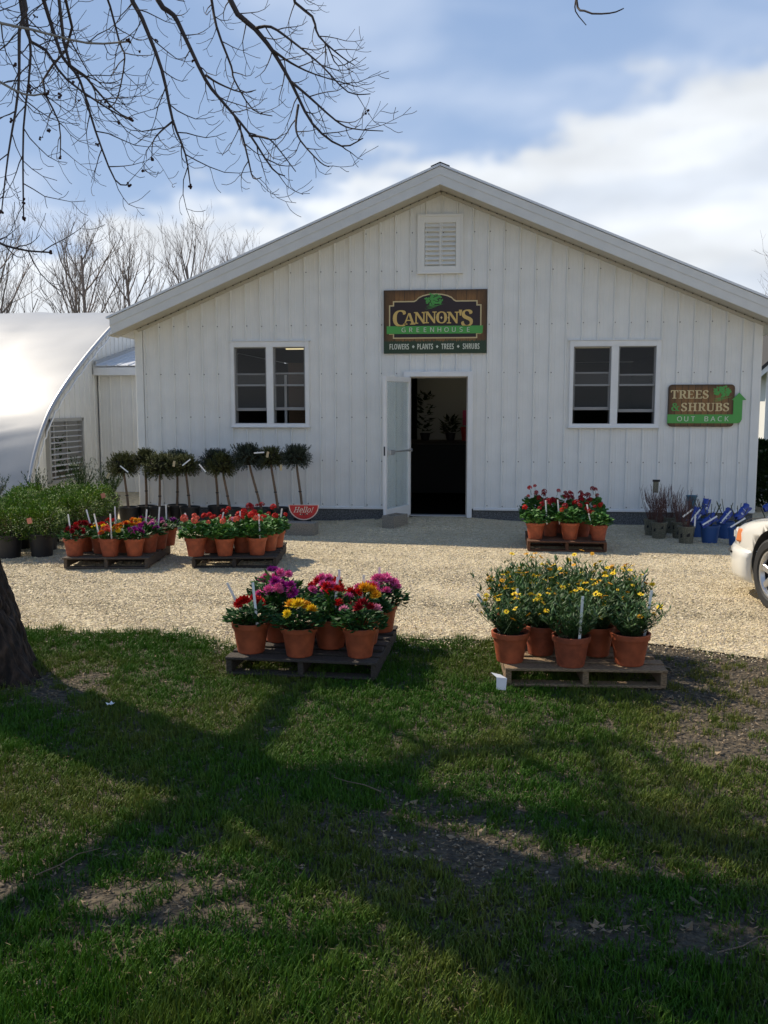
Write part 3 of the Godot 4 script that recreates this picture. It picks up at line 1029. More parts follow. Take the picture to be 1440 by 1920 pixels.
func logo_tree(b: MB, at: Vector3, s: float, sd: int) -> void:
	var r := RandomNumberGenerator.new()
	r.seed = sd
	for k in 70:
		var a := r.randf() * TAU
		var q := sqrt(r.randf())
		var p := at + Vector3(cos(a) * q * .5 * s, sin(a) * q * .32 * s + .12 * s, .0001 * k)
		var d := Vector3(r.randf_range(-1, 1), r.randf_range(-.6, 1), 0).normalized()
		b.leaf(p, d, Vector3(-d.y, d.x, 0), .19 * s, .12 * s, 0.0)
	for l in [[-.62, -.42, .62, -.14, .05], [-.55, -.3, .1, -.2, .06], [-.05, -.25, .02, .1, .07], [-.6, -.5, .2, -.3, .03]]:
		var a := Vector3(l[0], l[1], 0) * s + at
		var d := Vector3(l[2], l[3], 0) * s + at
		var w: Vector3 = Vector3(-(d - a).y, (d - a).x, 0).normalized() * l[4] * s * .5
		var m := (a + d) * .5
		b.quad(a, m - w, d, m + w)

func make_signs() -> void:
	# main sign
	var s := thing("shop_sign", "brown board sign with dark plaque, gold name and green band above the door", "sign", Vector3(-.081, 3.007, .024))
	var W := 1.528
	var H := .928
	var bm := mat(Color(1, 1, 1), .55)
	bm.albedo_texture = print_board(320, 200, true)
	var bb := MB.new()
	bb.quad(Vector3(-W / 2, -H / 2, .012), Vector3(W / 2, -H / 2, .012), Vector3(W / 2, H / 2, .012), Vector3(-W / 2, H / 2, .012))
	put("sign_face", bb.mesh(), bm, s)
	var bk := MB.new()
	bk.box(Vector3(0, 0, .0), Vector3(W, H, .022))
	put("sign_board", bk.mesh(), M.plaque, s)
	var u := func(px: float, py: float) -> Vector2:     # place on the sign face, in fractions
		return Vector2((px - .5) * W, (.5 - py) * H)
	var outline := func(g: float) -> PackedVector2Array:
		var p := PackedVector2Array()
		var L := .052 + g
		var T := .172 + g * 1.6
		var B2 := .765 - g * 1.6
		var nk := .038
		for q in [[L, T + .065], [L + nk, T + .065], [L + nk, T], [.295 + g * .3, T]]:
			p.append(u.call(q[0], q[1]))
		for k in 9:
			var an := PI - PI * (k + .5) / 9.0
			p.append(u.call(.5 + cos(an) * (.185 - g * .3), T - sin(an) * .115))
		for q in [[.705 - g * .3, T], [1.0 - L - nk, T], [1.0 - L - nk, T + .065], [1.0 - L, T + .065], [1.0 - L, B2 - .065], [1.0 - L - nk, B2 - .065], [1.0 - L - nk, B2], [L + nk, B2], [L + nk, B2 - .065], [L, B2 - .065]]:
			p.append(u.call(q[0], q[1]))
		return p
	var e1 := MB.new()
	e1.poly(outline.call(0.0), .016, .004)
	put("gold_border", e1.mesh(), M.gold_light, s)
	var e2 := MB.new()
	e2.poly(outline.call(.012), .020, .004)
	put("plaque", e2.mesh(), M.plaque, s)
	var ba := MB.new()
	var b0: Vector2 = u.call(.03, .568)
	var b1: Vector2 = u.call(.965, .690)
	ba.poly(PackedVector2Array([Vector2(b0.x, b1.y), Vector2(b1.x - .01, b1.y), Vector2(b1.x, b0.y), Vector2(b0.x, b0.y)]), .026, .006)
	put("green_band", ba.mesh(), M.sign_green, s)
	var tx := MB.new()
	var cx := [-.545, -.398, -.238, -.080, .084, .25, .365, .468]
	var ch := ["C", "A", "N", "N", "O", "N", "'", "S"]
	var sz := [.335, .236, .236, .236, .236, .236, .30, .335]
	var dy := [.045, .040, .052, .058, .058, .052, .055, .045]
	for k in 8:
		text_in(tx, ch[k], true, sz[k], Vector3(cx[k] + .012, dy[k], .024), 1.02)
	put("name_lettering", tx.mesh(), M.gold, s)
	var dm := MB.new()
	dm.poly(PackedVector2Array([Vector2(.096, .034), Vector2(.112, .056), Vector2(.096, .078), Vector2(.080, .056)]), .027, .002)
	for q in [-.13, .13]:
		var dc: float = .096 + q * .78
		dm.poly(PackedVector2Array([Vector2(dc, .04), Vector2(dc + .012, .056), Vector2(dc, .072), Vector2(dc - .012, .056)]), .0275, .002)
	put("diamond", dm.mesh(), M.gold_light, s)
	var t2 := MB.new()
	var wd := "GREENHOUSE"
	for k in 10:
		text_in(t2, wd[k], false, .092, Vector3(-.466 + k * .1065, u.call(.5, .629).y, .030), 1.15, .003, false)
	put("band_lettering", t2.mesh(), M.sign_white, s)
	var t3 := MB.new()
	for q in [["FLOWERS", .152], ["PLANTS", .405], ["TREES", .625], ["SHRUBS", .852]]:
		text_in(t3, q[0], false, .112, Vector3(u.call(q[1], .9).x, u.call(.5, .893).y, .017), .60)
	for q in [.290, .523, .727]:
		var c: Vector2 = u.call(q, .893)
		t3.poly(PackedVector2Array([c + Vector2(-.02, 0), c + Vector2(0, -.025), c + Vector2(.02, 0), c + Vector2(0, .025)]), .019, .003)
	put("line_lettering", t3.mesh(), M.sign_white, s)
	var lg := MB.new()
	logo_tree(lg, Vector3(-.005, .292, .0235), .235, 3)
	put("tree_emblem", lg.mesh(), M.sign_green, s)
	# direction sign
	var d := thing("direction_sign", "brown sign with green up arrow pointing round the right side of the building", "sign", Vector3(3.797, 1.766, .024))
	var w2 := .938
	var h2 := .61
	var dmm := mat(Color(1, 1, 1), .55)
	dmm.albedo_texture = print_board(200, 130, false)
	var rp := PackedVector2Array()
	var rr := .055
	for q in [[1, 1, 0.0], [-1, 1, PI / 2], [-1, -1, PI], [1, -1, PI * 1.5]]:
		for k in 5:
			var an: float = q[2] + PI / 2 * k / 4.0
			rp.append(Vector2(q[0] * (w2 / 2 - rr) + cos(an) * rr, q[1] * (h2 / 2 - rr) + sin(an) * rr))
	var db := MB.new()
	db.poly(rp, .012, .022)
	put("sign_board", db.mesh(), M.plaque, d)
	var dfm := MB.new()
	dfm.poly(rp, .0145, 0.0)
	for k in dfm.v.size():
		dfm.t[k] = Vector2(dfm.v[k].x / w2 + .5, .5 - dfm.v[k].y / h2)
	put("sign_face", dfm.mesh(), dmm, d)
	var ar := MB.new()
	var xr := .579
	var by0 := -.255
	var by1 := -.128
	var xs := .453
	ar.poly(PackedVector2Array([Vector2(-w2 / 2 - .005, by0), Vector2(xr - .06, by0), Vector2(xr - .02, by0 + .015), Vector2(xr, by0 + .055), Vector2(xr, .08), Vector2(.633, .08), Vector2(.529, .187), Vector2(.427, .08), Vector2(xs, .08), Vector2(xs, by1), Vector2(-w2 / 2 - .005, by1)]), .024, .010)
	put("green_arrow", ar.mesh(), M.sign_green, d)
	var q1 := MB.new()
	text_in(q1, "TREES", true, .168, Vector3(-.165, .16, .017), 1.0)
	text_in(q1, "SHRUBS", true, .168, Vector3(.058, -.022, .017), 1.0)
	put("lettering", q1.mesh(), M.gold_light, d)
	var q2 := MB.new()
	text_in(q2, "&", true, .158, Vector3(-.365, -.022, .017), 1.0)
	put("ampersand", q2.mesh(), M.sign_green, d)
	var q3 := MB.new()
	var ob := "OUT BACK"
	for k in 8:
		if ob[k] != " ":
			text_in(q3, ob[k], false, .098, Vector3(-.30 + k * .0945, -.192, .026), 1.15, .003, false)
	put("band_lettering", q3.mesh(), M.sign_white, d)
	var lg2 := MB.new()
	logo_tree(lg2, Vector3(.30, .165, .017), .235, 8)
	put("tree_emblem", lg2.mesh(), M.sign_green, d)

# ---------------------------------------------------------------- hoop house and link
const XE := -7.2
func hoop_prof() -> PackedVector2Array:     # (z, y) from the near foot over the ridge to the far foot
	var cv := Curve2D.new()
	var p := [[-1.12, -.05], [-1.16, .25], [-1.28, .52], [-1.42, .82], [-1.62, 1.13], [-1.86, 1.43], [-2.2, 1.76], [-2.87, 2.21], [-3.62, 2.65], [-4.4, 3.06], [-5.1, 3.41], [-5.85, 3.70], [-6.6, 3.885], [-7.3, 3.95]]
	var o := PackedVector2Array()
	for q in p: o.append(Vector2(q[0], q[1]))
	for k in range(p.size() - 2, -1, -1): o.append(Vector2(-14.6 - p[k][0], p[k][1]))
	# smooth twice
	for it in 2:
		var r := PackedVector2Array([o[0]])
		for k in o.size() - 1:
			r.append(o[k].lerp(o[k + 1], .25)); r.append(o[k].lerp(o[k + 1], .75))
		r.append(o[o.size() - 1])
		o = r
	return o

func make_hoop() -> void:
	var h := thing("hoop_greenhouse", "long arched greenhouse covered in glossy white plastic film", "greenhouse")
	var pr := hoop_prof()
	var b := MB.new()
	var nx := 64
	for ix in nx + 1:
		var x := XE + .03 - ix * .42
		var sag := .018 * (0.5 - 0.5 * cos(TAU * fposmod(ix * .42, 1.26) / 1.26)) if ix > 1 else 0.0
		for k in pr.size():
			var a := pr[maxi(k - 1, 0)]
			var d := pr[mini(k + 1, pr.size() - 1)]
			var tg := (d - a).normalized()
			var nn := Vector3(0, -tg.x, tg.y)
			if nn.y < 0 and k > 3 and k < pr.size() - 4: nn = -nn
			nn = Vector3(0, absf(tg.x), tg.y * (1.0 if true else 1.0)).normalized()
			var wob := .03 * nz.get_noise_3d(x * 40.0, k * 9.0, 0.0) + .02 * nz.get_noise_3d(x * 130.0 + k * 22.0, k * 5.0, 9.0)
			b.vert(Vector3(x, pr[k].y, pr[k].x) - nn * sag + nn * wob, nn)
	var m := pr.size()
	for ix in nx:
		for k in m - 1:
			var a := ix * m + k
			b.i.append_array([a, a + 1, a + m, a + 1, a + m + 1, a + m])
	# normals follow the wrinkles of the film
	var st := SurfaceTool.new()
	st.create_from(b.mesh(), 0)
	st.generate_normals()
	put("film_cover", st.commit(), M.film, h)
	var lip := MB.new()
	var p3 := PackedVector3Array()
	var rr := PackedFloat32Array()
	for k in pr.size():
		p3.append(Vector3(XE + .05, pr[k].y, pr[k].x)); rr.append(.045)
	lip.tube(p3, rr, 8)
	put("end_bow", lip.mesh(), M.alu, h)
	var rope := MB.new()
	var p4 := PackedVector3Array()
	var r4 := PackedFloat32Array()
	for k in range(4, pr.size() / 2):
		var a := pr[k]
		p4.append(Vector3(XE + .1, a.y - .09 + .02 * sin(k * 2.1), a.x - .05 + .015 * cos(k * 3.0))); r4.append(.016)
	rope.tube(p4, r4, 6)
	put("film_edge_roll", rope.mesh(), M.white_plastic, h)
	# end wall of ribbed steel facing the shop
	var top := func(xx: float) -> float:      # xx runs away from the camera
		var z := -xx
		for k in pr.size() - 1:
			if pr[k].x >= z and pr[k + 1].x < z:
				return lerpf(pr[k].y, pr[k + 1].y, (z - pr[k].x) / (pr[k + 1].x - pr[k].x)) - .03
		return 0.0
	var louver := Rect2(2.02, .40, 1.42, 1.09)
	for w in 52:
		var xa := 1.2 + w * .2286
		if xa >= louver.position.x and xa + .2286 <= louver.end.x:
			var s1 := MB.new()
			strip(s1, xa, xa + .2286, .02, func(_x: float) -> float: return louver.position.y, [], .036, .019, Vector3.FORWARD, Vector3.RIGHT, Vector3(XE, 0, 0))
			put("end_siding_panel", s1.mesh(), M.steel, h)
			var s2 := MB.new()
			strip(s2, xa, xa + .2286, louver.end.y, top, [], .036, .019, Vector3.FORWARD, Vector3.RIGHT, Vector3(XE, 0, 0))
			put("end_siding_panel", s2.mesh(), M.steel, h)
			continue
		var sb := MB.new()
		strip(sb, xa, minf(xa + .2286, 13.4), .02, top, [louver], .036, .019, Vector3.FORWARD, Vector3.RIGHT, Vector3(XE, 0, 0))
		put("end_siding_panel", sb.mesh(), M.steel, h)
	var ft := MB.new()
	for q in [[2.02, .95, .06, 1.16], [3.44, .95, .06, 1.16]]:
		ft.box(Vector3(XE + .03, q[1], -q[0]), Vector3(.1, q[3], q[2]))
	ft.box(Vector3(XE + .03, 1.51, -2.73), Vector3(.1, .06, 1.48))
	ft.box(Vector3(XE + .03, .38, -2.73), Vector3(.1, .06, 1.48))
	ft.box(Vector3(XE - .05, .95, -2.42), Vector3(.03, 1.1, .05))
	ft.box(Vector3(XE - .05, .95, -2.95), Vector3(.03, 1.1, .05))
	var lv := put("shutter_vent", ft.mesh(), M.alu, h)
	for k in 10:
		var sl := MB.new()
		sl.box(Vector3(XE + .03, .46 + k * .105, -2.73), Vector3(.06, .006, 1.34), Basis(Vector3.BACK, deg_to_rad(-14.0)))
		put("shutter_slat", sl.mesh(), M.trim, lv)
	# what stands inside behind the shutter
	for a in [[Vector3(-7.7, .0, -2.5), M.red, .5, "red crate glimpsed through the shutter vent"], [Vector3(-8.9, .0, -3.1), M.foliage, .8, ""]]:
		if a[3]:
			var cb := MB.new()
			cb.cbox(Vector3(0, .7, 0), Vector3(.3, .14, .7), .01)
			cb.box(Vector3(0, .33, 0), Vector3(.25, .6, .6))
			tag(put("red_crate", cb.mesh(), a[1], self, a[0]), a[3], "crate")
	var sc := MB.new()  # dark sheet added so the gaps between the slats look shaded
	sc.box(Vector3(0, .85, 0), Vector3(.015, 1.7, 2.2))
	tag(put("shade_cloth", sc.mesh(), M.dark, self, Vector3(-8.6, 0, -3.3)), "black sheet added inside the greenhouse to darken the gaps of the shutter vent", "cloth")
	var ip := MB.new()
	for k in 500:
		var p := Vector3(rng.randf_range(-.4, .4), rng.randf_range(.5, 1.15), rng.randf_range(-.8, .8))
		var d := Vector3(rng.randf_range(-1, 1), rng.randf_range(-.2, 1), rng.randf_range(-1, 1)).normalized()
		ip.col = Color(.06, .14, .03) * rng.randf_range(.6, 1.3)
		ip.leaf(p, d, d.cross(Vector3.UP).normalized(), .12, .06)
	ip.col = Color(.2, .18, .15)
	ip.box(Vector3(0, .45, 0), Vector3(.9, .06, 1.8))
	tag(put("bench_of_plants", ip.mesh(), M.foliage, self, Vector3(-7.95, 0, -3.1)), "bench of green plants glimpsed through the shutter vent", "plants")
	# link between hoop house and shop
	var c := thing("link_shed", "small white shed with low steel roof linking the arched greenhouse to the shop", "shed")
	for w in 13:
		var sb := MB.new()
		var xa := XE + .03 + w * .2286
		strip(sb, xa, minf(xa + .2286, XL - .0), .0, func(xx: float) -> float: return 2.42, [], .036, .019, Vector3.RIGHT, Vector3.BACK, Vector3(0, 0, -4.34))
		if xa < XL: put("siding_panel", sb.mesh(), M.steel, c)
	var fa := MB.new()
	fa.cbox(Vector3((XE + XL) * .5 + .03, 2.455, -4.14), Vector3(XL - XE - .0, .16, .03), .004)
	fa.box(Vector3((XE + XL) * .5 + .03, 2.385, -4.24), Vector3(XL - XE - .04, .012, .2))
	put("fascia", fa.mesh(), M.trim, c)
	var sl2 := atan(.19)
	var rf := MB.new()
	var bs := Basis(Vector3.RIGHT, sl2)
	var rl := 2.8 / cos(sl2)
	var ctr := Vector3((XE + XL) * .5 + .03, 2.56 + .19 * 1.4, -4.12 - 1.4)
	rf.box(ctr, Vector3(XL - XE - .02, .02, rl), bs)
	for k in 12:
		rf.box(ctr + Vector3(-1.2 + k * .2286, .018, 0), Vector3(.035, .02, rl), bs)
	put("roof", rf.mesh(), M.roof, c)
	var fl := MB.new()
	fl.box(Vector3(XE + .08, 2.60 + .19 * 1.4, -5.52), Vector3(.03, .1, rl), bs)
	put("flashing", fl.mesh(), M.alu, c)
	var bk := MB.new()
	bk.box(Vector3((XE + XL) * .5, 1.5, -6.95), Vector3(XL - XE - .05, 3.0, .06))
	put("back_wall", bk.mesh(), M.steel, c)

# ---------------------------------------------------------------- trees
func grow(b: MB, fine: MB, p: Vector3, d: Vector3, l: float, r: float, lev: int, spread: float, up: float, sides: int) -> void:
	var pts := PackedVector3Array([p])
	var rs := PackedFloat32Array([r])
	var n := 5 if lev < 2 else 3
	var q := p
	var dd := d
	for k in n:
		dd = (dd + Vector3(rng.randf_range(-1, 1), rng.randf_range(-.6, 1) * 1.0, rng.randf_range(-1, 1)) * (.07 if lev == 0 else .15) + Vector3.UP * up * .13).normalized()
		q += dd * l / n
		pts.append(q)
		rs.append(lerpf(r, r * (.35 if lev < 3 else .5), float(k + 1) / n))
	(b if lev < 1 else fine).tube(pts, rs, sides if lev < 1 else 3, false)
	if lev >= 4:
		return
	var kids: int = [14, 5, 4, 2][lev]
	for k in kids:
		var f := lerpf(.28 if lev == 0 else .25, 1.0, (k + rng.randf()) / kids)
		var idx := clampf(f * n, 0.0, n - .001)
		var bp := pts[int(idx)].lerp(pts[int(idx) + 1], idx - int(idx))
		var ax := dd.cross(Vector3(rng.randf_range(-1, 1), rng.randf_range(-1, 1), rng.randf_range(-1, 1))).normalized()
		var nd := dd.rotated(ax, rng.randf_range(.35, spread))
		if lev == 0:
			var an := k * 2.4 + rng.randf() * .6
			nd = (Vector3(cos(an), 0, sin(an)) * sin(spread) * rng.randf_range(.6, 1.0) + Vector3.UP * cos(spread)).normalized()
		grow(b, fine, bp, nd, l * (rng.randf_range(.8, 1.15) * (.13 + .30 * sin(PI * clampf(f * .95, 0.0, 1.0))) if lev == 0 else rng.randf_range(.42, .6)), maxf(r * lerpf(.5, .28, f), .0075), lev + 1, spread, up, sides)

func make_far_trees() -> void:
	var kinds := []
	for s in 4:
		rng.seed = 300 + s
		var a := MB.new()
		var f := MB.new()
		grow(a, f, Vector3.ZERO, Vector3.UP, 10.0, .17, 0, [.7, .55, .85, .6][s], .9, 7)
		kinds.append([a.mesh(), f.mesh()])
	var gx := "bare trees in a row behind the greenhouse"
	var spots := [
		[-26.5, -30.0, 1.02, 0, "bare tree at the far left behind the arched greenhouse, tallest of the row"],
		[-24.6, -32.0, .92, 1, "thin bare tree second from the left behind the arched greenhouse"],
		[-22.8, -30.0, .98, 2, "wide bare tree with low forks behind the middle of the arched greenhouse roof"],
		[-20.6, -33.0, .84, 3, "slim bare tree left of the big round crowned bare tree"],
		[-18.6, -31.0, .97, 2, "big round crowned bare tree behind where greenhouse and shop roofs meet"],
		[-16.8, -32.0, .88, 0, "bare tree just right of the round crowned one behind the shop roof"],
		[-14.0, -32.0, .92, 1, "bare tree whose crown shows alone above the shop's left roof slope"],
		[-12.2, -34.0, .86, 3, "low bare tree crown rightmost above the shop's left roof slope"],
		[-28.6, -36.0, .9, 3, "faint bare tree at the picture's left edge behind the greenhouse"],
	]
	for s in spots:
		var t := thing("bare_tree", s[4], "tree", Vector3(s[0], -.1, s[1]), s[0] * 1.7, gx)
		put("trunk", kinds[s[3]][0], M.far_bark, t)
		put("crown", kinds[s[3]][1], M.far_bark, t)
		t.scale = Vector3(.95, .95, .95) * float(s[2])
	var t2 := thing("bare_tree", "bare tree top showing above the right end of the shop roof", "tree", Vector3(13.0, -.1, -24.0), 2.0)
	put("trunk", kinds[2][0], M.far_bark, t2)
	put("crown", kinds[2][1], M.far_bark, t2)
	t2.scale = Vector3.ONE * .7
	# evergreens at the right rear corner of the shop
	for s in [[5.55, -2.4, .98, "dark rounded evergreen shrub beside the shop's right wall"], [6.0, -4.6, 1.1, "taller dark evergreen shrub further back along the shop's right wall"], [8.6, -24.0, 3.0, "dark conifer between the shop and the white house"]]:
		var ev := thing("evergreen_shrub", s[3], "shrub", Vector3(s[0], -.03, s[1]), 0.0, "evergreens to the right of the shop")
		var fb := MB.new()
		rng.seed = int(s[2] * 100)
		for k in 2600:
			var hh := pow(rng.randf(), .8)
			var rad := (.42 * sqrt(1.0 - hh * .92)) * rng.randf_range(.55, 1.08)
			var an := rng.randf() * TAU
			var d := Vector3(cos(an), rng.randf_range(.1, 1.2), sin(an)).normalized()
			fb.col = Color(.018, .036, .010) * rng.randf_range(.6, 1.7)
			fb.leaf(Vector3(cos(an) * rad, hh, sin(an) * rad) * float(s[2]), d, d.cross(Vector3.UP).normalized(), .11, .04)
		put("foliage", fb.mesh(), M.foliage, ev)
		var tb := MB.new()
		tb.tube(PackedVector3Array([Vector3(0, -.05, 0), Vector3(.02, s[2] * .8, 0)]), PackedFloat32Array([.05, .02]), 6)
		put("trunk", tb.mesh(), M.twig, ev)

func make_house() -> void:
	var h := thing("white_house", "white clapboard house corner with dark roof beyond the shop's right end", "house", Vector3(9.75, 0, -17.0))
	for k in 20:
		var b := MB.new()
		var y := .62 + k * .12
		b.quad(Vector3(0, y, .022), Vector3(7, y, .022), Vector3(7, y + .12, .004), Vector3(0, y + .12, .004))
		b.quad(Vector3(0, y, .004), Vector3(7, y, .004), Vector3(7, y, .022), Vector3(0, y, .022))
		put("clapboard", b.mesh(), M.vinyl, h)
	var w := MB.new()
	w.box(Vector3(3.5, 1.8, -4.0), Vector3(6.98, 2.4, 7.98))
	w.poly(PackedVector2Array([Vector2(0, 3.0), Vector2(7, 3.0), Vector2(3.5, 6.2)]), .01, 7.9)
	put("wall", w.mesh(), M.vinyl, h)
	var c := MB.new()
	c.box(Vector3(.0, 1.85, .03), Vector3(.14, 2.5, .05))
	put("corner_board", c.mesh(), M.trim, h)
	var f := MB.new()
	f.box(Vector3(3.5, .25, -4.0), Vector3(6.9, .75, 7.9))
	put("foundation", f.mesh(), mat(lin(.3, .23, .16), .95, tex_grain, 1.5), h)
	for s in [-1.0, 1.0]:
		var r := MB.new()
		var an := atan(.92)
		r.box(Vector3(3.5 + s * 1.98, 4.62, -3.85), Vector3(5.8, .1, 8.6), Basis(Vector3.BACK, -s * an))
		put("roof", r.mesh(), M.shingle, h)
		var e := MB.new()
		e.box(Vector3(3.5 + s * 1.96, 4.52, .42), Vector3(5.7, .2, .03), Basis(Vector3.BACK, -s * an))
		put("rake_board", e.mesh(), M.trim, h)
	var st := MB.new()
	st.box(Vector3(-.05, 2.95, -3.8), Vector3(.7, .03, 8.4))
	put("soffit", st.mesh(), M.trim, h)

func bend(pts: Array, r0: float, r1: float) -> Array:
	# Catmull-Rom through the points
	var o := PackedVector3Array()
	var rr := PackedFloat32Array()
	var n := pts.size()
	for k in n - 1:
		for s in 3:
			var p: Vector3 = pts[k].cubic_interpolate(pts[k + 1], pts[maxi(k - 1, 0)], pts[mini(k + 2, n - 1)], s / 3.0)
			o.append(p)
	o.append(pts[n - 1])
	for k in o.size():
		rr.append(lerpf(r0, r1, pow(float(k) / (o.size() - 1), .8)))
	return [o, rr]

func twiglets(b: MB, buds: MB, o: PackedVector3Array, rr: PackedFloat32Array, every: float, ln: float, depth: int, bud: float) -> void:
	var acc := rng.randf() * every
	var side := 1.0
	for k in o.size() - 1:
		var seg := o[k + 1] - o[k]
		acc += seg.length()
		if acc < every or k < 2:
			continue
		acc = 0.0
		side = -side
		var d := seg.normalized()
		var ax := d.cross(Vector3(rng.randf_range(-.5, .5), rng.randf_range(-.5, .5), 1.0)).normalized()
		var nd := (d.rotated(Vector3(rng.randf_range(-.35, .35), rng.randf_range(-.35, .35), 1).normalized(), side * rng.randf_range(.5, 1.1))).normalized()
		var l := ln * rng.randf_range(.4, 1.25)
		var p := o[k]
		var pts := PackedVector3Array([p])
		var r2 := PackedFloat32Array([minf(rr[k] * .7, .0038)])
		for j in 5:
			nd = (nd + Vector3(rng.randf_range(-1, 1), rng.randf_range(-1, 1), rng.randf_range(-1, 1)) * .22 + Vector3(.10, .11 * (j - 1.2), .02)).normalized()
			p += nd * l / 5.0
			pts.append(p)
			r2.append(maxf(r2[0] * (1.0 - .13 * (j + 1)), .0015))
		b.tube(pts, r2, 4, true)
		if rng.randf() < bud:
			for q in 4:
				ball(buds, p + Vector3(rng.randf_range(-1, 1), rng.randf_range(-1, 1), rng.randf_range(-1, 1)) * .010, rng.randf_range(.004, .008))
		if depth > 0:
			twiglets(b, buds, pts, r2, every * .75, ln * .42, depth - 1, bud * .6)

func ball(b: MB, p: Vector3, r: float) -> void:
	b.lathe(PackedVector2Array([Vector2(0, -r), Vector2(r * .8, -r * .55), Vector2(r, .1 * r), Vector2(r * .7, r * .7), Vector2(0, r)]), 6, p)

func make_near_tree() -> void:
	rng.seed = 913
	var t := thing("shade_tree", "big bare shade tree at the left edge with drooping twigs overhead", "tree", Vector3(-3.0, 0, 8.25))
	var o := Vector3(-3.0, 0, 8.25)
	# trunk: rough lathe with root flare
	var b := MB.new()
	var hs := [-.12, 0.0, .12, .27, .43, .6, .77, 1.1, 1.6, 2.2, 2.8, 3.5]
	var rs := [.70, .64, .59, .55, .505, .46, .41, .37, .35, .34, .33, .18]
	var seg := 264
	var fine := 12
	var rows := (hs.size() - 1) * fine
	for j in rows + 1:
		var a := float(j) / fine
		var k := mini(int(a), hs.size() - 2)
		var hh := lerpf(hs[k], hs[k + 1], a - k)
		var r := lerpf(rs[k], rs[k + 1], a - k)
		for s in seg + 1:
			var an := TAU * s / seg
			var root := .10 * exp(-hh * 3.5) * (sin(an * 5.0 + 1.0) + .5 * sin(an * 8.0))
			var wv := 3.2 * nz.get_noise_3d(cos(an) * 160.0, hh * 120.0, sin(an) * 160.0 + 31.0)
			var ridge := .042 * (pow(absf(sin(an * 11.0 + wv * 2.0 + .5 * sin(hh * 5.0))), .6) - .7) + .020 * nz.get_noise_3d(cos(an) * 1100.0, hh * 380.0, sin(an) * 1100.0)
			var q := r * (1.0 + root) + ridge
			b.vert(Vector3(cos(an) * q - .03 * hh, hh, sin(an) * q), Vector3(cos(an), .2, sin(an)).normalized())
	for j in rows:
		for s in seg:
			var a := j * (seg + 1) + s
			b.i.append_array([a, a + 1, a + seg + 1, a + 1, a + seg + 2, a + seg + 1])
	var st := SurfaceTool.new()
	st.create_from(b.mesh(), 0)
	st.generate_normals()
	put("trunk", st.commit(), M.bark, t)
	# big limbs, above and beside the frame
	var limbs := [
		[[-3.0, 2.8, 8.3], [-2.55, 4.3, 8.5], [-1.95, 4.85, 8.35], [-1.2, 5.05, 8.2], [-.4, 5.2, 8.1], [.5, 5.35, 8.1], [1.4, 5.4, 8.2]],
		[[-2.95, 3.1, 8.3], [-3.7, 4.6, 7.6], [-3.9, 6.0, 7.2], [-3.4, 7.4, 6.9], [-2.6, 8.6, 6.7]],
		[[-2.98, 2.9, 8.2], [-3.6, 3.8, 7.3], [-4.2, 4.6, 6.2], [-4.6, 5.6, 5.2]],
		[[-3.08, 2.6, 8.25], [-3.0, 3.8, 8.4], [-2.95, 5.0, 8.7], [-2.7, 7.0, 8.8], [-2.2, 9.2, 8.9]],
		[[-3.0, 2.8, 8.3], [-2.75, 4.2, 9.0], [-2.3, 5.2, 9.7], [-1.5, 6.0, 10.2], [-.4, 6.6, 10.4]],
		[[-2.95, 3.1, 8.3], [-3.5, 4.4, 8.1], [-4.0, 5.6, 7.9], [-4.2, 7.0, 7.6]],
		[[-3.0, 3.2, 8.3], [-4.4, 4.5, 8.2], [-5.9, 5.9, 8.5], [-7.0, 7.0, 9.0]],
		[[-3.7, 4.8, 7.6], [-4.4, 5.9, 6.6], [-5.2, 7.4, 5.7], [-5.8, 9.0, 4.8]],
		[[-4.4, 4.5, 8.2], [-5.6, 6.3, 7.4], [-6.6, 7.6, 6.2], [-7.2, 9.0, 5.2]],
		[[-2.55, 4.3, 8.5], [-2.2, 4.9, 9.0], [-1.75, 5.05, 9.35], [-1.0, 5.2, 9.5], [.2, 5.5, 9.6]]]
	var lr := [[.17, .05], [.2, .06], [.13, .05], [.30, .07], [.17, .05], [.2, .06], [.16, .05], [.11, .04], [.12, .04], [.10, .03]]
	var tw := MB.new()
	var bd := MB.new()
	for k in limbs.size():
		var ps: Array = []
		for q in limbs[k]: ps.append(Vector3(q[0], q[1], q[2]) - o)
		var c := bend(ps, lr[k][0], lr[k][1])
		var lb := MB.new()
		lb.tube(c[0], c[1], 12)
		put("limb", lb.mesh(), M.bark, t)
		# sub-limbs of the upper crown that throw the dappled shade
		if k in [1, 3, 4, 5, 6, 7, 8]:
			for s in range(4, c[0].size()):
				var d := Vector3(rng.randf_range(-1, 1), rng.randf_range(.1, .9), rng.randf_range(-1, 1)).normalized()
				var p: Vector3 = c[0][s]
				var pts: Array = [p]
				for j in 4:
					d = (d + Vector3(rng.randf_range(-1, 1), rng.randf_range(-.5, .5), rng.randf_range(-1, 1)) * .3).normalized()
					p += d * rng.randf_range(.35, .6)
					if p.y + o.y < 5.6: p.y = 5.6
					pts.append(p)
				var c2 := bend(pts, .045, .012)
				tw.tube(c2[0], c2[1], 6)
				twiglets(tw, bd, c2[0], c2[1], .14, .75, 1, 0.0)
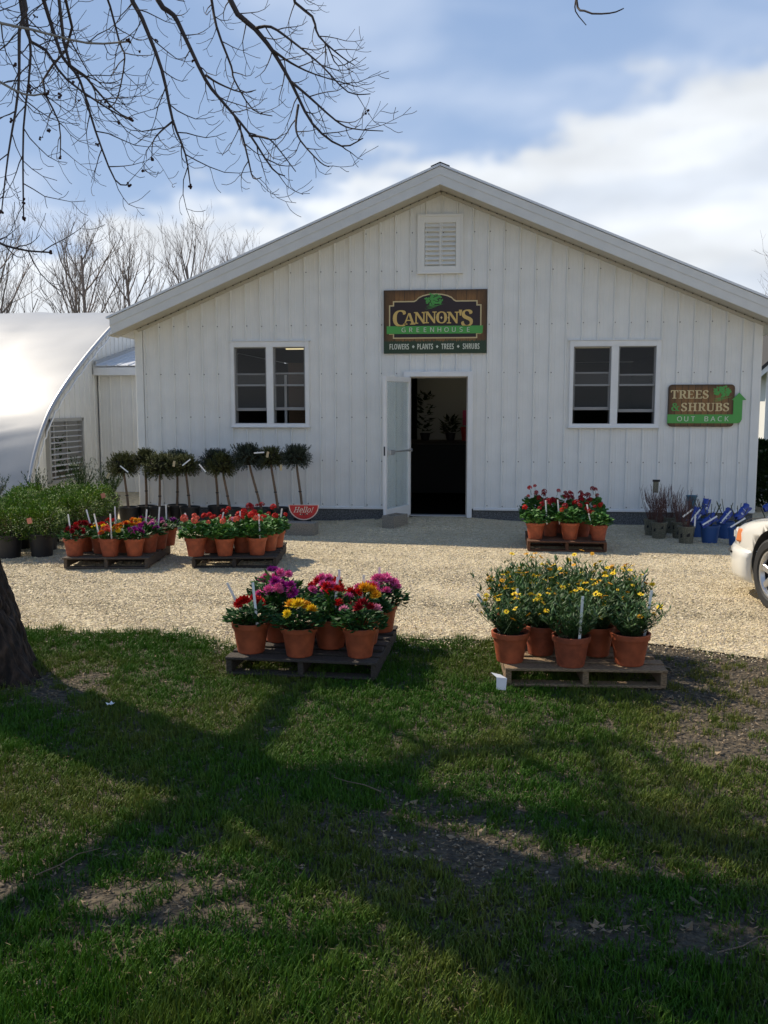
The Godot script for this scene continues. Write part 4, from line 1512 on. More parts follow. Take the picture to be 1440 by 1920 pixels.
	# branches that hang into the picture
	var br := [
		[[[-.75, 5.15, 8.15], [-.95, 4.7, 8.2], [-.89, 4.17, 8.31], [-.73, 3.98, 8.36], [-.62, 3.84, 8.4], [-.5, 3.64, 8.45], [-.36, 3.38, 8.55], [-.18, 3.23, 8.63], [-.05, 3.25, 8.7]], .024, .003],
		[[[-.72, 3.98, 8.37], [-.62, 3.96, 8.43], [-.49, 3.86, 8.48], [-.3, 3.68, 8.6], [-.13, 3.49, 8.72], [0, 3.46, 8.77]], .010, .0025],
		[[[-.49, 3.63, 8.49], [-.38, 3.53, 8.54], [-.22, 3.38, 8.6], [-.12, 3.32, 8.64], [.06, 3.29, 8.68]], .009, .0025],
		[[[-.45, 3.5, 8.5], [-.45, 3.36, 8.58], [-.41, 3.26, 8.65], [-.28, 3.11, 8.78], [-.22, 3.07, 8.83]], .008, .0025],
		[[[-.61, 3.83, 8.43], [-.51, 3.77, 8.39], [-.38, 3.72, 8.34], [-.14, 3.67, 8.25]], .009, .0025],
		[[[-1.5, 5.0, 8.2], [-1.46, 4.6, 8.1], [-1.38, 4.25, 8.16], [-1.27, 4.14, 8.2], [-1.19, 4.0, 8.26], [-1.03, 3.7, 8.37], [-.91, 3.55, 8.42], [-.74, 3.35, 8.52], [-.58, 3.12, 8.62], [-.5, 3.07, 8.66]], .023, .003],
		[[[-.74, 3.34, 8.5], [-.64, 3.31, 8.56], [-.57, 3.26, 8.62], [-.42, 3.07, 8.75]], .008, .0025],
		[[[-.84, 3.47, 8.45], [-.78, 3.34, 8.51], [-.73, 3.18, 8.57], [-.69, 3.07, 8.63], [-.63, 3.06, 8.68]], .008, .0025],
		[[[-1.04, 3.74, 8.34], [-.98, 3.71, 8.28], [-.87, 3.69, 8.17], [-.79, 3.72, 8.11]], .008, .0025],
		[[[-1.6, 4.95, 8.3], [-1.47, 4.23, 8.42], [-1.37, 4.02, 8.48], [-1.24, 3.71, 8.54], [-1.16, 3.41, 8.61], [-1.07, 3.2, 8.67], [-1.03, 3.01, 8.72]], .019, .003],
		[[[-1.16, 3.41, 8.59], [-1.21, 3.33, 8.67], [-1.23, 3.25, 8.75], [-1.21, 3.14, 8.83]], .007, .002],
		[[[-2.2, 4.7, 8.4], [-2.09, 4.33, 8.28], [-1.95, 4.0, 8.39], [-1.87, 3.83, 8.45], [-1.75, 3.68, 8.5], [-1.62, 3.36, 8.61], [-1.47, 3.06, 8.72], [-1.37, 3.02, 8.76]], .016, .003],
		[[[-2.0, 4.7, 8.8], [-1.97, 3.92, 8.72], [-1.83, 3.76, 8.76], [-1.69, 3.58, 8.81], [-1.42, 3.39, 8.88], [-1.29, 3.32, 8.92]], .013, .003],
		[[[-1.85, 4.9, 8.6], [-1.75, 3.82, 8.7], [-1.65, 3.65, 8.66], [-1.52, 3.49, 8.57], [-1.44, 3.45, 8.51]], .012, .003],
		[[[-2.2, 4.9, 9.0], [-1.89, 4.05, 8.89], [-1.87, 3.78, 8.98], [-1.85, 3.45, 9.06], [-1.87, 3.1, 9.16], [-1.88, 2.79, 9.24]], .015, .003],
		[[[-2.0, 4.9, 8.9], [-1.91, 3.92, 8.81], [-1.87, 3.65, 8.87], [-1.87, 3.28, 8.98], [-1.83, 2.85, 9.1], [-1.81, 2.77, 9.14]], .010, .003],
		[[[-2.05, 4.95, 9.1], [-1.97, 3.9, 9.3], [-1.85, 3.71, 9.33], [-1.6, 3.62, 9.39], [-1.3, 3.53, 9.43], [-1.08, 3.51, 9.48]], .011, .004],
		[[[-2.3, 4.6, 9.0], [-2.1, 3.6, 9.3], [-1.84, 3.42, 9.37], [-1.64, 3.31, 9.41], [-1.51, 3.3, 9.45]], .010, .004],
		[[[-2.5, 4.4, 8.8], [-2.3, 3.2, 9.2], [-1.97, 2.7, 9.26], [-1.78, 2.59, 9.31], [-1.57, 2.56, 9.34]], .012, .004],
		[[[-.4, 5.2, 8.1], [-.69, 4.6, 7.49], [-.53, 4.35, 7.57], [-.48, 4.21, 7.61], [-.32, 4.05, 7.68], [-.23, 3.98, 7.72]], .014, .003],
		[[[-.48, 4.21, 7.61], [-.41, 4.12, 7.65], [-.34, 3.99, 7.69], [-.21, 4.03, 7.71]], .007, .0025],
		[[[-1.2, 5.05, 8.2], [-1.18, 4.51, 7.75], [-1.11, 4.21, 7.83], [-1.0, 3.94, 7.9], [-.97, 3.84, 7.94], [-.84, 3.64, 8.0], [-.71, 3.59, 8.02]], .012, .003],
		[[[1.0, 5.35, 8.15], [1.11, 4.14, 8.37], [1.16, 3.96, 8.46], [1.29, 3.91, 8.54], [1.36, 3.92, 8.57]], .009, .003],
		[[[1.12, 4.05, 8.38], [1.12, 3.99, 8.38], [1.18, 3.91, 8.39]], .005, .0025],
		[[[-1.95, 4.85, 8.35], [-1.96, 4.61, 7.6], [-1.82, 4.2, 7.68], [-1.76, 4.07, 7.75], [-1.78, 3.8, 7.84], [-1.81, 3.71, 7.91]], .010, .003],
		[[[-2.1, 4.8, 8.3], [-2.04, 4.21, 7.92], [-2.18, 3.84, 8.07], [-2.04, 3.55, 8.17], [-1.99, 3.31, 8.28]], .012, .003]]
	for k in br.size():
		var ps: Array = []
		for q in br[k][0]: ps.append(Vector3(q[0], q[1], q[2]) - o)
		var c := bend(ps, br[k][1], br[k][2])
		var left := ps[ps.size() - 1].x as float + o.x < -1.0
		var bb := MB.new()
		bb.tube(c[0], c[1], 7)
		put("branch", bb.mesh(), M.twig_sunlit if k in [16, 17] else M.twig, t)
		if not k in [22, 23]:
			twiglets(tw, bd, c[0], c[1], .055 if left else .072, .36 if left else .28, 1, .10 if left else .02)
		if left:
			for q in 5:
				ball(bd, ps[ps.size() - 1] + Vector3(rng.randf_range(-1, 1), rng.randf_range(-1, 1), rng.randf_range(-1, 1)) * .009, .007)
	tag(put("twigs", tw.mesh(), M.twig, t), "", "", "", "stuff")
	tag(put("buds", bd.mesh(), M.bud, t), "", "", "", "stuff")

# ---------------------------------------------------------------- pallets, pots and plants
func make_pallet(label: String, m: Material, at: Vector3, turn: float, w: float, d: float) -> Node3D:
	var t := thing("wooden_pallet", label, "pallet", at, turn, "wooden pallets under the flower pots")
	var n := 7
	for k in n:
		var z := d / 2 - .05 - k * (d - .1) / (n - 1)
		var b := MB.new()
		b.cbox(Vector3(rng.randf_range(-.006, .006), .1155, z), Vector3(w + rng.randf_range(-.02, .015), .018, .094 if k % 3 else .118), .003, Basis(Vector3.UP, rng.randf_range(-.008, .008)) * Basis(Vector3.BACK, rng.randf_range(-.004, .004)))
		put("deck_board", b.mesh(), m, t)
	for k in 3:
		var b := MB.new()
		b.cbox(Vector3((k - 1) * (w / 2 - .022), .0615, 0), Vector3(.038, .086, d - .01), .003)
		put("stringer", b.mesh(), m, t)
	for k in 3:
		var b := MB.new()
		b.cbox(Vector3(0, .0095, (k - 1) * (d / 2 - .055)), Vector3(w - .01, .016, .1), .003)
		put("bottom_board", b.mesh(), m, t)
	return t

var pot_mesh := []
var soil_mesh: ArrayMesh
var stake_mesh: ArrayMesh
var leafs := {}
var heads := {}
var HUE := {
	"red": Color(.50, .018, .015), "dark red": Color(.24, .008, .014), "magenta": Color(.36, .02, .22), "pink": Color(.68, .13, .32), "yellow": Color(.86, .62, .03),
	"orange": Color(.68, .20, .02), "coral": Color(.66, .12, .08), "purple": Color(.26, .025, .24), "pale": Color(.75, .30, .42), "golden": Color(.74, .37, .02)}

func make_pot_parts() -> void:
	rng.seed = 1200
	for s in [1.0, 1.06]:
		var b := MB.new()
		b.lathe(PackedVector2Array([Vector2(0, 0), Vector2(.080 * s, 0), Vector2(.083 * s, .006), Vector2(.107 * s, .160), Vector2(.115 * s, .162), Vector2(.1165 * s, .166), Vector2(.1195 * s, .196), Vector2(.1185 * s, .2), Vector2(.108 * s, .2), Vector2(.104 * s, .172)]), 28)
		pot_mesh.append(b.mesh())
	var so := MB.new()
	so.lathe(PackedVector2Array([Vector2(.106, .176), Vector2(.05, .182), Vector2(0, .184)]), 20)
	soil_mesh = so.mesh()
	var sk := MB.new()
	sk.cbox(Vector3(0, .12, 0), Vector3(.017, .30, .0022), .0008)
	stake_mesh = sk.mesh()
	for kind in ["ranunculus", "geranium", "dahlia", "daisy"]:
		leafs[kind] = []
		for v in 4:
			leafs[kind].append(foliage_for(kind))
	for c in HUE:
		heads["ball " + c] = ball_flower(HUE[c])
		heads["umbel " + c] = umbel(HUE[c])
		heads["daisy " + c] = daisy(HUE[c])

func foliage_for(kind: String) -> ArrayMesh:
	var b := MB.new()
	if kind == "daisy":
		for k in 105:
			var an := rng.randf() * TAU
			var lean := rng.randf_range(.05, .85)
			var d := Vector3(cos(an) * lean, 1, sin(an) * lean).normalized()
			var p := Vector3(cos(an), 0, sin(an)) * .06 * rng.randf() + Vector3(0, .18, 0)
			var l := rng.randf_range(.14, .34)
			var e := p + d * l
			b.col = Color(.05, .085, .035)
			b.tube(PackedVector3Array([p, p.lerp(e, .5) + Vector3(rng.randf_range(-1, 1), 0, rng.randf_range(-1, 1)) * .015, e]), PackedFloat32Array([.0022, .0018, .0012]), 3, false)
			for q in 13:
				var f := rng.randf_range(.12, 1.0)
				var a2 := rng.randf() * TAU
				var ld := (Vector3(cos(a2), rng.randf_range(.1, 1.1), sin(a2)) + d * .4).normalized()
				var s := rng.randf_range(.65, 1.35)
				b.col = Color(.055, .112, .036) * s if rng.randf() < .8 else Color(.12, .165, .085) * s
				b.leaf(p.lerp(e, f), ld, ld.cross(Vector3.UP).normalized(), rng.randf_range(.034, .068), rng.randf_range(.009, .017), .2)
		return b.mesh()
	var n := 120
	var hmax := .10
	var rad := .135
	var ll := .075
	var lw := .036
	var base := Color(.030, .082, .022)
	if kind == "geranium":
		n = 210; hmax = .19; rad = .155; ll = .055; lw = .055; base = Color(.058, .145, .034)
	if kind == "dahlia":
		n = 300; hmax = .16; rad = .150; ll = .056; lw = .032; base = Color(.028, .075, .020)
	for k in n:
		var an := rng.randf() * TAU
		var q := sqrt(rng.randf())
		var r := rad * q
		var hh := .185 + hmax * sqrt(maxf(0.0, 1.0 - q * q * .85)) * rng.randf_range(.25, 1.0)
		var p := Vector3(cos(an) * r, hh, sin(an) * r)
		var d := Vector3(cos(an) * (.4 + q), rng.randf_range(-.25, .9), sin(an) * (.4 + q)) + Vector3(rng.randf_range(-.6, .6), 0, rng.randf_range(-.6, .6))
		d = d.normalized()
		var side := d.cross(Vector3.UP).normalized()
		side = side.rotated(d, rng.randf_range(-.6, .6))
		var s := rng.randf_range(.6, 1.5)
		b.col = base * s
		if rng.randf() < .06: b.col = Color(base.r * 2.4, base.g * 1.9, base.b * 2.2)
		if kind == "geranium":
			var l := ll * rng.randf_range(.7, 1.2)
			var up := d.cross(side).normalized()
			var c := p + d * l * .5
			var prev := Vector3.ZERO
			for j in 8:
				var a2 := TAU * j / 7.0
				var w := c + d * cos(a2) * l * .5 + side * sin(a2) * l * .55 + up * (.10 * l * (1.0 if j % 2 else -.3))
				if j > 0: b.tri(c - up * l * .12, prev, w)
				prev = w
		else:
			b.leaf(p, d, side, ll * rng.randf_range(.7, 1.25), lw * rng.randf_range(.8, 1.2), .22)
		if k % 5 == 0:
			b.col = base * .9
			b.tube(PackedVector3Array([Vector3(p.x * .3, .17, p.z * .3), p]), PackedFloat32Array([.003, .002]), 3, false)
	return b.mesh()

func ball_flower(c: Color) -> ArrayMesh:
	var b := MB.new()
	for ly in 4:
		var n: int = [11, 9, 7, 4][ly]
		for k in n:
			var a: float = TAU * k / n + ly * .4 + rng.randf_range(-.1, .1)
			var el: float = [-.05, .45, .95, 1.35][ly]
			var d := Vector3(cos(a) * cos(el), sin(el), sin(a) * cos(el))
			var s := rng.randf_range(.75, 1.25)
			b.col = Color(c.r * s, c.g * s, c.b * s)
			b.leaf(Vector3(0, .006, 0), d, d.cross(Vector3.UP).normalized(), [.030, .030, .028, .022][ly], .017, .35)
	return b.mesh()

func umbel(c: Color) -> ArrayMesh:
	var b := MB.new()
	for k in 15:
		var a := k * 2.4
		var y := 1.0 - k / 11.0
		var r := sqrt(maxf(0, 1 - y * y))
		var d := Vector3(cos(a) * r, y, sin(a) * r)
		var p := d * .024
		var u := d.cross(Vector3(.3, 1, .2)).normalized()
		var w := d.cross(u)
		var s := rng.randf_range(.7, 1.3)
		b.col = Color(c.r * s, c.g * s, c.b * s)
		for j in 5:
			var t := TAU * j / 5.0
			var q := (u * cos(t) + w * sin(t))
			var q2 := (u * cos(t + .9) + w * sin(t + .9))
			b.tri(p, p + q * .014 + d * .004, p + q2 * .014 + d * .004)
	b.col = Color(.05, .10, .03)
	b.tube(PackedVector3Array([Vector3(0, -.09, 0), Vector3(0, .01, 0)]), PackedFloat32Array([.0025, .002]), 4, false)
	return b.mesh()

func daisy(c: Color) -> ArrayMesh:
	var b := MB.new()
	for k in 12:
		var a := TAU * k / 12.0
		var d := Vector3(cos(a), rng.randf_range(-.05, .35), sin(a)).normalized()
		var s := rng.randf_range(.85, 1.15)
		b.col = Color(c.r * s, c.g * s, c.b * s)
		b.leaf(Vector3.ZERO, d, Vector3(-sin(a), 0, cos(a)), .024, .011, .1)
	b.col = Color(.5, .22, .02)
	b.lathe(PackedVector2Array([Vector2(.008, .001), Vector2(.006, .005), Vector2(0, .007)]), 8)
	b.col = Color(.06, .10, .04)
	b.tube(PackedVector3Array([Vector3(0, -.1, 0), Vector3(0, 0, 0)]), PackedFloat32Array([.0018, .0015]), 3, false)
	return b.mesh()

func potted(kind: String, at: Vector3, hues: Array, nf: int, tall: float, label: String, group: String, stakes := [], big := 0) -> Node3D:
	var t := thing("potted_" + kind, label, "potted flower", at, rng.randf() * TAU, group)
	t.scale = Vector3.ONE * rng.randf_range(.955, 1.04)
	put("pot", pot_mesh[big], M.terracotta if rng.randf() < .6 else M.terracotta2, t)
	put("soil", soil_mesh, M.soil, t)
	var f := put("foliage", leafs[kind][rng.randi() % 4], M.foliage, t, Vector3(0, .18 - .18 * tall, 0), rng.randf() * TAU)
	var wide := lerpf(1.0, tall, .35) * (1.12 if kind == "daisy" else 1.05 if kind == "dahlia" else 1.0)
	f.scale = Vector3(wide, tall, wide)
	nf = int(nf * (2.6 if kind == "daisy" else 1.6))
	for k in nf:
		var an := TAU * (k + rng.randf() * .8) / nf * 3.0
		var q := sqrt(rng.randf_range(.02, 1.0))
		var rad := .125
		var hh := .19
		var hd := "ball "
		var sc := rng.randf_range(.8, 1.2)
		if kind == "ranunculus": hh += .115 * sqrt(1.0 - q * q * .7) * tall; rad = .11; sc *= 1.25
		elif kind == "dahlia": hh += .18 * sqrt(1.0 - q * q * .7) * tall; rad = .13; sc *= 1.5
		elif kind == "geranium": hh += (.25 * sqrt(1.0 - q * q * .6) + rng.randf_range(-.03, .05)) * tall; rad = .16; hd = "umbel "; sc *= rng.randf_range(.8, 1.3)
		else: hh += (.34 * sqrt(1.0 - q * q * .5) + rng.randf_range(-.14, .06)) * tall; rad = .23; hd = "daisy "; sc *= .95
		var hue: String = hues[rng.randi() % hues.size()]
		var fl := put("flower", heads[hd + hue], M.petal, t, Vector3(cos(an) * q * rad, hh, sin(an) * q * rad))
		fl.basis = Basis.from_euler(Vector3(sin(an) * q * .7 + rng.randf_range(-.3, .3), rng.randf() * TAU, -cos(an) * q * .7 + rng.randf_range(-.3, .3))).scaled(Vector3.ONE * sc)
	for s in stakes:           # world-aligned lean of the white label stakes
		var sk := put("label_stake", stake_mesh, M.white_plastic, t)
		var w := Basis.from_euler(Vector3(s[2], s[4] if s.size() > 4 else 0.0, s[3]))
		var loc := Basis(Vector3.UP, -t.rotation.y)
		sk.transform = Transform3D(loc * w, loc * Vector3(s[0], .2, s[1]))
	return t

func make_flowers() -> void:
	var PH := .126
	rng.seed = 1300
	make_pallet("weathered grey pallet at the left carrying ranunculus pots", M.wood_grey, Vector3(-3.49, hgt(-3.5, 3.9), 3.88), .10, .93, 1.06)
	make_pallet("dark pallet second from the left carrying geranium pots", M.wood_dark, Vector3(-2.12, hgt(-2.1, 3.7), 3.66), .11, .93, 1.12)
	make_pallet("blackened pallet on the grass in the centre foreground", M.wood_dark, Vector3(-.53, .0, 7.63), -.04, 1.02, 1.02)
	make_pallet("tan new wooden pallet on the grass in the right foreground", M.wood_tan, Vector3(1.27, .0, 7.67), .05, 1.02, 1.0)
	make_pallet("reddish pallet against the shop wall under dark red geraniums", M.wood_red, Vector3(1.68, hgt(1.7, 2.2), 2.24), -.02, .96, .92)
	var y1 := PH + hgt(-3.5, 3.9)
	var y2 := PH + hgt(-2.1, 3.7)
	var y5 := PH + hgt(1.7, 2.2)
	var A := " on the left grey pallet"
	var ga := "ranunculus pots on the left pallet"
	for p in [
		[-3.83, 4.30, ["dark red"], 7, "pot of dark red ranunculus at the front left corner" + A, [[-.02, .03, -.1, .15]], 1],
		[-3.43, 4.29, ["orange", "yellow", "coral"], 7, "pot of orange and yellow ranunculus at the front middle" + A, [[.05, .07, .05, .0], [-.09, .05, .0, .2]], 0],
		[-3.17, 4.24, ["magenta", "purple"], 5, "pot of magenta ranunculus at the front right corner" + A, [], 0],
		[-3.62, 4.08, ["yellow", "red"], 6, "pot of yellow ranunculus tucked between the two left front pots" + A, [], 0],
		[-3.86, 3.98, ["dark red", "red"], 6, "pot of dark red ranunculus behind the front left one" + A, [[.1, 0, -.15, .3]], 0],
		[-3.37, 3.99, ["red", "orange", "golden"], 8, "red and orange ranunculus pot in mid second row" + A, [], 0],
		[-3.115, 3.97, ["magenta", "purple"], 6, "pot of purple ranunculus second along the right edge" + A, [[-.03, .0, 0, -.1]], 0],
		[-3.65, 3.72, ["red"], 5, "plain red ranunculus pot at left of third row" + A, [[.06, 0, 0, .02]], 0],
		[-3.36, 3.71, ["golden", "orange"], 7, "golden ranunculus pot in mid third row" + A, [], 0],
		[-3.09, 3.71, ["purple", "pale"], 6, "pot of pale purple ranunculus third along the right edge" + A, [[.0, .0, 0, -.1]], 0],
		[-3.34, 3.46, ["magenta"], 4, "leafy pot with few magenta blooms at the back" + A, [], 0],
		[-3.07, 3.46, ["purple"], 3, "leafy pot with few purple blooms at the back right" + A, [[.0, .0, .1, -.02]], 0]]:
		potted("ranunculus", Vector3(p[0], y1, p[1]), p[2], p[3], 1.05, p[4], ga, p[5], p[6])
	var B := " on the second pallet"
	var gb := "geranium pots on the second pallet"
	for p in [
		[-2.50, 4.16, ["coral"], 4, "pot of coral geranium at the front left corner" + B, [[-.03, -.05, -.1, .4]]],
		[-2.19, 4.10, ["coral", "pale"], 2, "mostly green geranium pot at the front middle" + B, []],
		[-1.85, 4.0, ["coral", "red"], 4, "pot of red and coral geranium at the front right" + B, [[.05, .06, -.05, .05]]],
		[-2.40, 3.89, ["red"], 4, "pot of red geranium behind the front left one" + B, [[.08, 0, 0, -.25]]],
		[-2.06, 3.84, ["red", "coral"], 4, "pot of red geranium in the middle of the second row" + B, [[-.02, 0, 0, 0]]],
		[-1.79, 3.70, ["red"], 3, "pot of red geranium second along the right edge" + B, []],
		[-2.33, 3.60, ["red", "dark red"], 5, "pot of deep red geranium at the left of the third row" + B, []],
		[-2.03, 3.55, ["red", "dark red"], 6, "pot crowded with red geranium blooms in the third row" + B, []],
		[-1.765, 3.43, ["red"], 2, "pot of red geranium third along the right edge" + B, [[.04, 0, 0, -.15]]],
		[-2.03, 3.28, ["dark red"], 3, "pot of dark red geranium in the back row" + B, []]]:
		potted("geranium", Vector3(p[0], y2, p[1]), p[2], p[3], 1.0, p[4], gb, p[5], 0)
	var C := " on the centre pallet"
	var gc := "dahlia pots on the centre foreground pallet"
	for p in [
		[-.92, 7.97, ["red"], 4, .85, "pot of red dahlias at the front left corner" + C, [[.06, .07, -.12, .12], [-.05, -.05, .0, .45]], 1],
		[-.575, 8.03, ["yellow", "golden", "golden"], 7, .85, "pot of golden yellow dahlias at the front middle" + C, [], 1],
		[-.17, 8.01, ["dark red", "dark red", "pale"], 5, .95, "pot of dark crimson dahlias at the front right corner" + C, [], 0],
		[-.40, 7.80, ["red", "purple", "pink"], 4, 1.15, "leafy dahlia pot with red and purple blooms in the middle" + C, [[.02, -.02, -.1, -.08]], 1],
		[-.80, 7.66, ["pink", "pink", "magenta"], 8, 1.2, "pot of bright pink dahlias in the left of the second row" + C, [], 0],
		[-.88, 7.33, ["magenta", "pink", "purple"], 5, 1.5, "tall leafy pot of magenta dahlias at the back left" + C, [[.02, 0, .0, .0]], 0],
		[-.50, 7.40, ["pink", "pink", "red"], 11, 1.15, "pot of mixed red and pink dahlias in the back row" + C, [[.1, 0, 0, .0]], 0],
		[-.18, 7.68, ["golden", "red", "pink"], 8, 1.05, "pot of golden and pink dahlias second along the right edge" + C, [[-.03, 0, 0, -.1]], 0],
		[-.10, 7.31, ["pink"], 11, 1.1, "pot of rose pink dahlias at the back right corner" + C, [[-.03, -.03, .05, -.05]], 0]]:
		potted("dahlia", Vector3(p[0], PH, p[1]), p[2], p[3], p[4], p[5], gc, p[6], p[7])
	var D := " on the tan pallet"
	var gd := "yellow daisy pots on the tan pallet"
	for p in [
		[.82, 8.03, 10, .82, "pot of yellow daisies at the front left corner" + D, [[-.08, -.07, -.3, .55], [.03, -.1, .05, -.06]], 1],
		[1.205, 8.09, 3, .92, "pot of yellow daisies with upright label at the front middle" + D, [[.045, .075, .02, -.05]], 1],
		[1.585, 8.02, 4, .72, "lower bushy pot of yellow daisies at the front right corner" + D, [[.09, 0, .0, -.12]], 1],
		[1.03, 7.83, 7, 1.0, "pot of yellow daisies left of middle in the second row" + D, [], 0],
		[1.40, 7.82, 6, 1.0, "pot of yellow daisies right of middle in the second row" + D, [], 0],
		[.86, 7.56, 8, 1.08, "pot of yellow daisies at the left of the third row" + D, [], 0],
		[1.22, 7.54, 8, 1.12, "pot of yellow daisies in the middle of the third row" + D, [], 0],
		[1.60, 7.56, 8, 1.0, "pot of yellow daisies at the right of the third row" + D, [], 0],
		[.98, 7.28, 9, 1.18, "tall pot of yellow daisies at the left of the back row" + D, [[-.06, 0, 0, .1]], 0],
		[1.30, 7.26, 7, 1.2, "tall pot of yellow daisies in the middle of the back row" + D, [], 0],
		[1.62, 7.28, 7, 1.05, "pot of yellow daisies at the back right corner" + D, [[.12, .05, 0, -.2]], 0]]:
		potted("daisy", Vector3(p[0], PH, p[1]), ["yellow", "yellow", "golden"], p[2], p[3], p[4], gd, p[5], p[6])
	var E := " on the reddish pallet"
	var ge := "dark red geranium pots by the wall"
	for p in [
		[1.30, 2.50, 2, .95, "leafy geranium pot at the front left" + E, [[.14, -.05, 0, .08]]],
		[1.72, 2.50, 2, 1.0, "leafy geranium pot at the front middle" + E, [[-.12, -.05, 0, .1]]],
		[2.06, 2.55, 2, .85, "leafy geranium pot at the front right" + E, [[-.1, .05, 0, .22]]],
		[1.50, 2.22, 5, 1.2, "geranium pot in the gap between front left and front middle" + E, []],
		[1.90, 2.22, 5, 1.15, "geranium pot in the gap between front middle and front right" + E, []],
		[1.33, 1.95, 5, 1.45, "tall dark red geranium pot at the back left" + E, []],
		[1.69, 1.93, 7, 1.4, "tall dark red geranium pot at the back middle" + E, []],
		[2.03, 1.95, 6, 1.35, "tall dark red geranium pot at the back right" + E, [[.0, 0, 0, 0]]]]:
		potted("geranium", Vector3(p[0], y5, p[1]), ["dark red", "dark red", "red"], p[2], p[3], p[4], ge, p[5], 0)
	# folded white card by the tan pallet
	var b := MB.new()
	b.quad(Vector3(-.030, .0, .02), Vector3(.028, .0, .03), Vector3(.036, .068, .0), Vector3(-.030, .070, -.01))
	b.quad(Vector3(-.030, .070, -.01), Vector3(.036, .068, 0), Vector3(-.005, .080, -.04), Vector3(-.066, .092, -.04))
	var pm: StandardMaterial3D = M.paper.duplicate()
	pm.cull_mode = BaseMaterial3D.CULL_DISABLED
	tag(put("folded_tag", b.mesh(), pm, self, Vector3(.76, .01, 8.27)), "folded white plastic tag standing by the tan pallet's front left corner", "tag")

